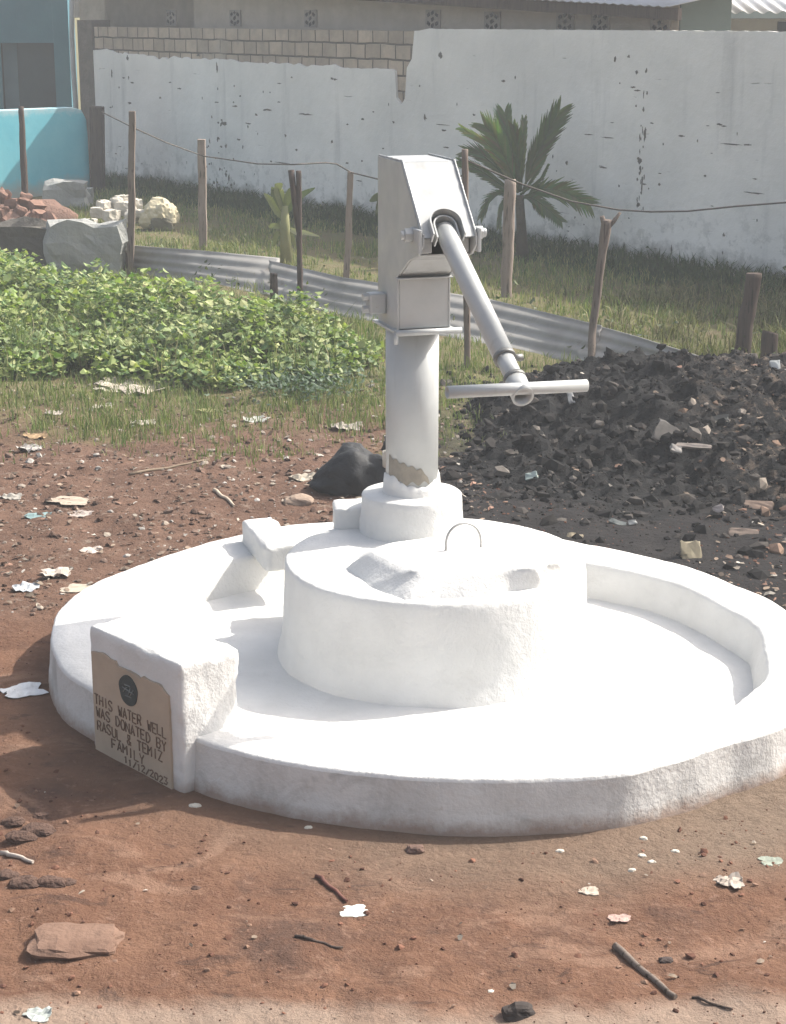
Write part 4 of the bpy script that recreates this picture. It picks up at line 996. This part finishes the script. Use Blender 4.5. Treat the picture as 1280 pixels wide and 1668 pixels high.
def d_back(x, y):
    if y > wy(x)-.12 or y < fy_(x)+.1: return 0
    v = noise.noise(Vector((x*1.3, y*1.3, 8))); return min(1, max(.12, .6+v*.9))
gb = [(.19, .25, .09), (.26, .29, .11), (.13, .19, .07), (.36, .33, .17), (.31, .31, .14)]
grass_zone('back_grass', 34000, ((-3.2, 3.8), (8.3, 18.5)), d_back, .02, .11, gb, .002, .0045)
def d_wall(x, y):
    w_ = wy(x)-y
    if w_ < .03 or w_ > 1.25: return 0
    return (1-w_/1.4)
grass_zone('wall_foot_weeds', 16000, ((-3.1, 3.8), (8.3, 19)), d_wall, .06, .19, [(.05, .085, .035), (.06, .10, .04), (.04, .07, .03), (.09, .12, .05)], .003, .007, .7)
def d_dry(x, y):
    if x < .9 or y > wy(x)-.5 or y < 8.7: return 0
    return min(1, (x-.8)*.7)*max(.1, .6+noise.noise(Vector((x*3, y*3, 1))))
grass_zone('dry_weeds', 10000, ((.9, 3.6), (8.7, 11.4)), d_dry, .05, .22, [(.22, .20, .11), (.15, .16, .07), (.28, .25, .15), (.12, .14, .06), (.10, .09, .055)], .002, .005, .9)
def d_bed(x, y): return .5 if bed_h(x, y) > .05 else 0
grass_zone('bed_grass', 2600, ((-2.7, .0), (8.3, 11.2)), d_bed, .18, .40, gp, .002, .004)
# broad leaved weeds near tin sheets
P, Ln, Cl = [], [], []
for i in range(1500):
    x = random.uniform(-2.4, 3.0); y = fy_(x)+random.uniform(.05, 2.6)*random.random() if random.random() < .6 else wy(x)-random.uniform(.05, .7)
    if noise.noise(Vector((x*3, y*3, 15))) < .0: continue
    P.append((x, y, random.uniform(.01, .14))); Ln.append(random.uniform(.02, .045)); c = random.choice(greens); k = random.uniform(.3, .7); Cl.append((c[0]*k, c[1]*k, c[2]*k))
for i in range(700):       # bluish weeds right of the bed
    x, y = random.gauss(-.42, .16), random.gauss(8.25, .14); P.append((x, y, random.uniform(.0, .09))); Ln.append(random.uniform(.02, .04)); k = random.uniform(.7, 1.2); Cl.append((.10*k, .15*k, .09*k))
n = len(P); Ln = np.array(Ln)
V, f, c = leaf_geo(n, np.array(P), Ln, Ln*rng.uniform(.4, .8, n), rng.uniform(0, 6.28, n), rng.uniform(-.4, 1., n), rng.uniform(.1, .6, n), np.array(Cl))
tag(fast_mesh('broad_leaf_weeds', V, f, M_LEAF, c), kind='stuff')

# palm
Yp = 12.9
pal_o = empty('young_palm', (D(852, 412, Yp).x, Yp, 0), 0, 'young palm with stiff upright fronds against the white wall', 'palm')
po_ = Vector(pal_o.location); crown = D(846, 318, Yp)
m = MB(); m.tube([Vector((0, 0, -.03)), (Vector((0, 0, 0)).lerp(crown-po_, .5)), crown-po_], [.05, .036, .03], 12); m.build('trunk', simple('dark fibrous stem', (.10, .085, .06), (.06, .055, .04), 9, .9, .1, .8, .01), pal_o)
def frond(pts, width, colr, sweep=.35, nl=20, name='frond', stalk=.12):
    P3 = [Vector(p)-po_ for p in pts]; m = MB()
    def at(t):
        q = t*(len(P3)-1); i = min(int(q), len(P3)-2); return P3[i].lerp(P3[i+1], q-i)
    def sm(t):
        # quadratic smoothing
        return (at(max(0, t-.08))+at(t)+at(min(1, t+.08)))/3
    L_ = (P3[-1]-P3[0]).length
    m.tube([sm(k/10) for k in range(11)], [.008*(1-k/12)+.0015 for k in range(11)], 6)
    m.c = [tuple(q*.9 for q in colr)]*len(m.c)
    seg = 3
    vdir = Vector((0, -1, 0))
    for sd_ in (-1, 1):
        for i in range(nl):
            t = stalk+(1-stalk)*(i+.5)/nl; p = sm(t); tg = (sm(min(1, t+.05))-sm(t-.05)).normalized(); sidev = tg.cross(vdir).normalized()*sd_
            env = 1.2*width*(.55+.6*math.sin(math.pi*min(1, (t-stalk)/(1-stalk)*.85+.12)))*random.uniform(.85, 1.1)
            d = (sidev*sweep+tg*(1-.3*sweep)+vdir*random.uniform(-.05, .25)).normalized()
            bw = L_/nl*1.0
            c = [q*random.uniform(.8, 1.25) for q in colr]; vs = []
            across = (tg*.5+vdir*.5*sd_).normalized()
            for k in range(seg+1):
                u = k/seg; w2 = bw*(1-u**2.2)*.5+.0015; cpnt = p+d*env*u-Vector((0, 0, 1))*env*.12*u*u
                vs += [cpnt-tg*w2+sidev*w2*.3, cpnt+tg*w2-sidev*w2*.3]
            m.add(vs, [(2*k, 2*k+1, 2*k+3, 2*k+2) for k in range(seg)], col=c)
    return m.build(name, M_LEAF, pal_o)
random.seed(17)
dg = (.10, .135, .06); mg = (.14, .18, .08); yg = (.24, .27, .11)
fr = [([(846, 318), (820, 270), (795, 235), (752, 208)], .10, yg, .25), ([(845, 315), (812, 275), (786, 252), (762, 246)], .13, dg, .3),
      ([(846, 316), (825, 260), (806, 222), (790, 205)], .17, mg, .35), ([(846, 316), (835, 255), (826, 215), (822, 186)], .15, dg, .3),
      ([(847, 316), (845, 270), (842, 230), (836, 205)], .11, dg, .25), ([(848, 316), (851, 260), (852, 225), (853, 197)], .09, mg, .22),
      ([(850, 316), (868, 265), (888, 222), (911, 180)], .19, dg, .34), ([(850, 318), (868, 290), (880, 268), (886, 256)], .05, mg, .25),
      ([(850, 322), (880, 308), (915, 309), (963, 334)], .13, mg, .55), ([(850, 322), (868, 322), (890, 338), (916, 362)], .08, dg, .5),
      ([(845, 322), (815, 300), (785, 278), (748, 262)], .10, dg, .3), ([(845, 325), (818, 312), (798, 320), (782, 356)], .07, dg, .35),
      ([(846, 325), (825, 318), (815, 340), (812, 372)], .05, dg, .3), ([(846, 318), (870, 300), (882, 290), (893, 268)], .04, mg, .25),
      ([(850, 322), (862, 320), (876, 335), (888, 350)], .05, mg, .5)]
for i, (pp, wdt, cl, sw) in enumerate(fr):
    off = [0, .15, -.1, .1, -.15, .05, -.05, .1, -.2, -.3, .0, -.15, -.25, -.2, .1][i]
    frond([D(p[0], p[1], Yp+off*(k/3)) for k, p in enumerate(pp)], wdt, cl, sw)

# young banana plant
Yb = 12.6; bo = empty('banana_plant', (D(466, 404, Yb).x, Yb, 0), 0, 'small yellowing banana plant behind the forked double stick post', 'plant')
b0 = Vector(bo.location)
m = MB(); m.tube([Vector((0, 0, -.03)), D(464, 370, Yb)-b0, D(464, 335, Yb)-b0], [.045, .035, .022], 12); m.build('stem', simple('yellow green stem', (.27, .26, .13), (.20, .21, .10), 9, .8, .2), bo)
def blade(pts, wmax, col_, name='leaf'):
    P3 = [Vector(p)-b0 for p in pts]; m = MB(); K = 12; vs = []
    for i in range(K+1):
        t = i/K; q = t*(len(P3)-1); j = min(int(q), len(P3)-2); p = P3[j].lerp(P3[j+1], q-j)
        q2 = min(q+.2, len(P3)-1); j2 = min(int(q2), len(P3)-2); p2 = P3[j2].lerp(P3[j2+1], q2-j2); tg = (p2-p) if (p2-p).length > 1e-5 else P3[-1]-P3[-2]; tg.normalize()
        sv = tg.cross(Vector((.25, -1, .1))).normalized(); w2 = wmax*math.sin(math.pi*min(1, t*.93+.05))**.7
        vs += [p-sv*w2+Vector((0, -.3*w2, 0)), p, p+sv*w2+Vector((0, -.3*w2, 0))]
    m.add(vs, [(3*i+k, 3*i+k+1, 3*i+k+4, 3*i+k+3) for i in range(K) for k in (0, 1)], col=col_, smooth=True); return m.build(name, M_LEAF, bo)
yl = (.26, .27, .13)
for pp, wv_, cl in [([(464, 350), (458, 325), (452, 305), (460, 299)], .035, yl), ([(464, 350), (455, 330), (448, 312), (447, 306), (442, 318)], .03, (.16, .18, .08)), ([(466, 350), (478, 330), (495, 315), (513, 306)], .022, (.10, .13, .06)), ([(464, 360), (452, 345), (440, 325), (430, 315)], .025, yl), ([(466, 372), (476, 375), (488, 380), (494, 378), (520, 385)], .02, (.42, .40, .28)), ([(462, 372), (450, 368), (443, 368), (438, 370)], .02, yl), ([(464, 345), (470, 320), (474, 305)], .03, (.15, .17, .07)), ([(463, 385), (452, 378), (448, 390), (446, 402)], .018, yl), ([(466, 360), (470, 375), (476, 390), (480, 402)], .02, (.2, .2, .1))]:
    blade([D(a, b, Yb) for a, b in pp], wv_, cl)
# broad leaf plant by the pump's left
q = D(620, 330, 12.4); e = empty('taro_plant', (q.x, 12.4, 0), 0, 'dark leafed plant just left of the pump head in front of the wall', 'plant'); b0 = Vector(e.location); bo_, bo = bo, e
m = MB(); m.tube([Vector((0, 0, -.02)), D(632, 380, 12.4)-b0, D(633, 332, 12.4)-b0], [.014, .011, .008], 8); m.build('stem', simple('dark green stem', (.10, .11, .06), (.07, .08, .04), 9), e)
for pp, wv_ in (([(636, 330), (622, 318), (612, 322), (602, 328)], .028), ([(634, 322), (630, 318), (620, 330), (612, 350)], .03), ([(634, 325), (645, 318), (660, 322), (670, 335)], .03), ([(634, 330), (628, 340), (622, 350)], .02)): blade([D(a, b, 12.4) for a, b in pp], wv_, (.07, .08, .05))

# ------------------------------------------------------------------ litter: individual scraps
def scrap(px, py, wpx, hpx, col, label, name='plastic_scrap', cat='litter', thick=.25, seed=0, rz=None, zb=None):
    p = G(px, py); gz = ground_h(p.x, p.y) if not zb else zb; p.z = gz-.002; zo = p.y*cp+H*sp; W_ = wpx/F*zo; dpt = min(.9*W_, hpx/F*zo/max(.2, (H/p.y)))
    m = MB(); nx_, ny_ = 9, 6; vs = []
    for j in range(ny_+1):
        for i in range(nx_+1):
            u, v = i/nx_-.5, j/ny_-.5; ed = 1+.35*fbm((u*3+seed*5, v*3, 1), 3)
            z = .35*thick*W_*(abs(fbm((u*2.4+seed*3, v*2.4, 2), 3))*1.1+.8*max(0, u*v*2)); vs.append(Vector((u*W_*ed, v*dpt*ed*(1-.35*abs(u*2)**4), z+.003)))
    fs = [(j*(nx_+1)+i, j*(nx_+1)+i+1, (j+1)*(nx_+1)+i+1, (j+1)*(nx_+1)+i) for j in range(ny_) for i in range(nx_)]
    m.add(vs, fs, col=tuple(q*(.72 if seed not in (1, 2) else 1) for q in col)); o_ = m.build(name, M_SCRAP, None, loc=p, rz=rz if rz is not None else random.uniform(-.3, .3))
    s2 = o_.modifiers.new('thickness', 'SOLIDIFY'); s2.thickness = .0012; return tag(o_, label, cat)
wt = (.72, .70, .66); cr = (.62, .54, .43)
scrap(36, 1124, 62, 22, (.80, .80, .79), 'torn white plastic strip in the shadow left of the marker block', seed=1, rz=.35)
scrap(575, 1479, 42, 22, (.70, .72, .66), 'small pale printed paper scrap below the front of the slab', 'paper_scrap', seed=2, thick=.08)
scrap(958, 1447, 32, 16, (.62, .52, .42), 'beige scrap on red soil, right of centre front', seed=3)
scrap(1190, 1448, 48, 26, (.55, .47, .40), 'crumpled beige wrapper at the lower right', 'wrapper', seed=4, thick=.6)
scrap(1010, 1494, 34, 14, (.60, .42, .36), 'pinkish scrap above the dark twig at the lower right', seed=5)
scrap(1255, 1404, 36, 16, (.40, .44, .36), 'greyish green scrap at the right edge in front of the slab', seed=6)
scrap(62, 1640, 40, 46, (.56, .60, .56), 'pale grey crumpled wrapper at the bottom left corner', 'wrapper', seed=7, thick=.7)
scrap(92, 938, 48, 20, (.66, .58, .50), 'pale folded wrapper left of the slab', 'wrapper', seed=8, thick=.8)
scrap(118, 955, 54, 14, cr, 'flat cream cardboard strip touching the left of the slab', 'cardboard_scrap', seed=9, thick=.1)
scrap(42, 956, 42, 28, (.60, .63, .66), 'bluish clear plastic wad at the left', seed=10, thick=.8)
scrap(146, 894, 34, 16, (.72, .62, .54), 'small pinkish white scrap above the left of the slab', seed=11, thick=.4)
scrap(62, 834, 44, 22, (.28, .40, .40), 'teal plastic wad half trodden into the soil at left', seed=12, thick=.4)
scrap(112, 812, 62, 12, (.58, .48, .38), 'long flat beige strip beside the teal wad', seed=13, thick=.15)
scrap(130, 830, 38, 14, (.55, .47, .42), 'short pale scrap below the long beige strip', seed=14, thick=.4)
scrap(18, 804, 34, 16, (.45, .42, .37), 'grey folded scrap at the left edge beside the teal wad', seed=15, thick=.6)
scrap(220, 628, 118, 34, (.66, .58, .48), 'long crumpled cream plastic sheet in the grass before the leafy bed', 'plastic_sheet', seed=16, thick=.45)
scrap(178, 636, 46, 26, (.66, .60, .48), 'cream crumpled piece at the left end of the plastic sheet', seed=17, thick=.7)
scrap(166, 660, 34, 16, (.62, .56, .46), 'small cream scrap below the crumpled plastic sheet', seed=18, thick=.5)
scrap(416, 684, 38, 18, (.66, .66, .60), 'small white carton lying in the grass', 'carton', seed=19, thick=.6)
scrap(562, 695, 44, 24, (.50, .45, .38), 'pale torn piece on soil left of the pump column', seed=20, thick=.7)
scrap(50, 728, 40, 34, (.56, .52, .48), 'pale pink crumpled bag in the grass at left', seed=21, thick=.8)
scrap(58, 706, 34, 24, (.55, .38, .22), 'orange brown wrapper in the grass at left', 'wrapper', seed=22, thick=.7)
scrap(495, 775, 44, 20, (.52, .46, .37), 'beige torn wrapper left of the black bag', 'wrapper', seed=23, thick=.6)
scrap(232, 684, 36, 18, (.50, .45, .38), 'beige scrap at the edge of the grass', seed=24, thick=.5)
scrap(335, 668, 26, 20, (.48, .46, .22), 'yellow scrap at the edge of the grass, beside the leafy bed', seed=25, thick=.7)
scrap(88, 672, 26, 16, (.55, .48, .42), 'pale scrap in the grass above the orange wrapper', seed=26, thick=.5)
# flat carton shapes on mound
def mscrap(px, py, wpx, hpx, col, label, Y, tilt, seed):
    q = D(px, py, Y); q.z = max(q.z, mz(q.x, q.y)+.01); zo = Y*cp; W_, H_ = wpx/F*zo, hpx/F*zo
    m = MB(); m.add(*lump((W_, .02, H_), seed, 3, .15), col=col); o_ = m.build('soil_lump', M_SCRAP, None, loc=q); o_.rotation_euler = (R(-35), tilt, 0); return tag(o_, label, 'clod')
def on_mound(px, py):
    best = None
    for k in range(200):
        Y = 5.5+k*.015; q = D(px, py, Y)
        if q.x > .05 and q.z <= max(mz(q.x, Y), 0): return Y
    return 7
for i, (px, py, w_, h_, cl, lb) in enumerate([(1085, 716, 42, 38, (.13, .12, .11), 'greyish triangular clod near the top of the soil heap'), (1172, 692, 34, 22, (.12, .12, .11), 'pale grey clod high on the right of the soil heap'), (865, 780, 20, 12, (.32, .38, .36), 'small pale blue scrap on the left flank of the soil heap'), (1130, 738, 58, 8, (.36, .31, .27), 'thin pinkish white strip lying across the soil heap'), (1100, 742, 18, 12, (.38, .35, .32), 'small whitish scrap beside the strip on the soil heap'), (1125, 905, 32, 50, (.30, .26, .18), 'tan stone standing at the foot of the soil heap behind the slab'), (936, 876, 26, 14, (.44, .37, .26), 'cream torn piece just behind the rim of the slab'), (1262, 600, 16, 18, (.40, .42, .42), 'small pale ball on top of the soil heap at right'), (1005, 852, 30, 8, (.22, .24, .23), 'pale chip on smooth soil behind the slab'), (1030, 852, 14, 8, (.40, .40, .38), 'white chip on smooth soil behind the slab'), (930, 655, 10, 22, (.35, .35, .34), 'thin whitish flake on the heap below the cross bar'), (1235, 830, 46, 16, (.30, .22, .17), 'pinkish brown lump at the right end of the heap'), (1210, 870, 50, 18, (.27, .21, .17), 'brown clod low at the right of the heap'), (1170, 830, 18, 14, (.34, .30, .28), 'small whitish chip at the right of the heap')]):
    mscrap(px, py, w_, h_, cl, lb, on_mound(px, py), random.uniform(-.5, .5) if w_ < 45 else .05, i+3)
# stones / sticks
def sticklit(p0, p1, r, mat, label, name='twig', cat='twig', z=.012):
    a, b = G(*p0), G(*p1); a.z = ground_h(a.x, a.y)+z; b.z = ground_h(b.x, b.y)+z; m = MB(); pts = []
    for k in range(9): t = k/8; q = a.lerp(b, t); q.z = ground_h(q.x, q.y)+r*.7; pts.append(q-a+Vector((0, 0, .0015*math.sin(t*7)))+Vector((fbm((t*3, r*99, 0), 2), fbm((t*3, r*9, 5), 2), 0))*.008)
    m.tube(pts, [r*(1-.35*k/8) for k in range(9)], 7); return tag(m.build(name, mat, None, loc=a), label, cat)
sticklit((1000, 1536), (1103, 1612), .0075, M_WOOD, 'brown twig lying on red soil at the lower right')
sticklit((515, 1424), (566, 1466), .005, simple('red brown stick', (.16, .07, .055), (.11, .05, .04), 20), 'reddish dark stick beside the printed paper scrap')
sticklit((0, 1378), (55, 1402), .0055, simple('pale bone dry stick', (.50, .44, .38), (.38, .33, .28), 20), 'pale dry stick at the lower left edge')
sticklit((1128, 1612), (1192, 1640), .003, M_WOODD, 'thin dark twig at the bottom right corner')
sticklit((348, 800), (382, 824), .0075, simple('pale peeled stick', (.52, .44, .34), (.42, .34, .26), 20), 'pale peeled stick on brown soil above the rim block')
sticklit((210, 772), (340, 748), .006, simple('dry brown cane', (.26, .20, .14), (.18, .14, .10), 20), 'long dry cane lying along the edge of the grass')
sticklit((480, 1528), (558, 1538), .0035, M_WOODD, 'thin dark twig below the printed paper scrap')
rock('stone', 122, 1530, 112, 24, simple('muddy flat stone', (.21, .135, .10), (.14, .085, .062), 9, .95, .1, .7, .01), 'flat muddy stone at the lower left', 'stone', seed=61, dep=.11, sq=.6, cuts=5)
rock('stone', 845, 1640, 40, 24, simple('dark clod', (.05, .04, .035), (.035, .03, .028), 20), 'small dark clod at the bottom right of centre', 'stone', seed=62, sq=.9, cuts=4)
rock('stone', 676, 1382, 24, 14, simple('brown pebble', (.16, .10, .08), (.11, .07, .055), 20), 'brown pebble in front of the slab below its centre', 'stone', seed=63, sq=.9, cuts=4)
rock('stone', 486, 818, 36, 16, simple('tan stone', (.33, .25, .19), (.24, .18, .14), 20), 'tan stone on the soil just behind the drum', 'stone', seed=64, sq=.9, cuts=4)
rock('stone', 318, 1310, 14, 7, M_PALE, 'tiny white stone in the shadow beside the marker block', 'stone', seed=65, sq=.9, cuts=4)
rock('stone', 502, 1346, 10, 7, M_PALE, 'tiny white stone in the shadow under the front rim', 'stone', seed=66, sq=.9, cuts=4)
rock('stone', 800, 1602, 9, 6, M_PALE, 'tiny white pebble on red soil near the bottom', 'stone', seed=67, sq=.9, cuts=4)
rock('stone', 1085, 1552, 18, 10, simple('dark pebble', (.07, .05, .045), (.05, .04, .035), 20), 'dark pebble beside the brown twig', 'stone', seed=68, sq=.9, cuts=4)
for i, (px, py) in enumerate([(912, 1386), (1046, 1392), (1062, 1402), (1030, 1416), (1048, 1366), (1100, 1386)]):
    rock('pebble', px, py, 10, 6, M_PALE, 'tiny whitish pebble on the sandy strip in front of the slab', 'pebble', 'tiny pebbles before the slab', seed=70+i, sq=.95)
# dark churned soil lumps at lower left
for i, (px, py, w_) in enumerate([(60, 1352, 42), (36, 1360, 36), (22, 1334, 30), (85, 1440, 34), (110, 1436, 22), (70, 1322, 22), (40, 1440, 40), (12, 1425, 30), (320, 1440, 14)]):
    rock('soil_lump', px, py, w_, w_*.42, simple('loose brown soil', (.12, .075, .058), (.08, .052, .042), 20, .95, .1, .9, .01), 'loose brown clod at the left of the foreground', 'clod', 'loose clods at the lower left', seed=90+i, sq=1, cuts=5)

# ------------------------------------------------------------------ lens glare veil
GLARE = .0055
if GLARE:
    m = MB(); m.box((0, 9, 3.6), (40, 40, 9.2)); hz_ = m.build('glare_veil', None)  # box of thin fog added to imitate glare in the lens
    mt = bpy.data.materials.new('lens glare veil'); mt.use_nodes = True; t_ = mt.node_tree; t_.nodes.clear()
    ou = t_.nodes.new('ShaderNodeOutputMaterial'); pvn = t_.nodes.new('ShaderNodeVolumePrincipled'); pvn.inputs['Density'].default_value = GLARE
    pvn.inputs['Color'].default_value = (.90, .95, 1, 1); pvn.inputs['Anisotropy'].default_value = .2
    t_.links.new(pvn.outputs[0], ou.inputs['Volume']); hz_.data.materials.append(mt); tag(hz_, kind='stuff')
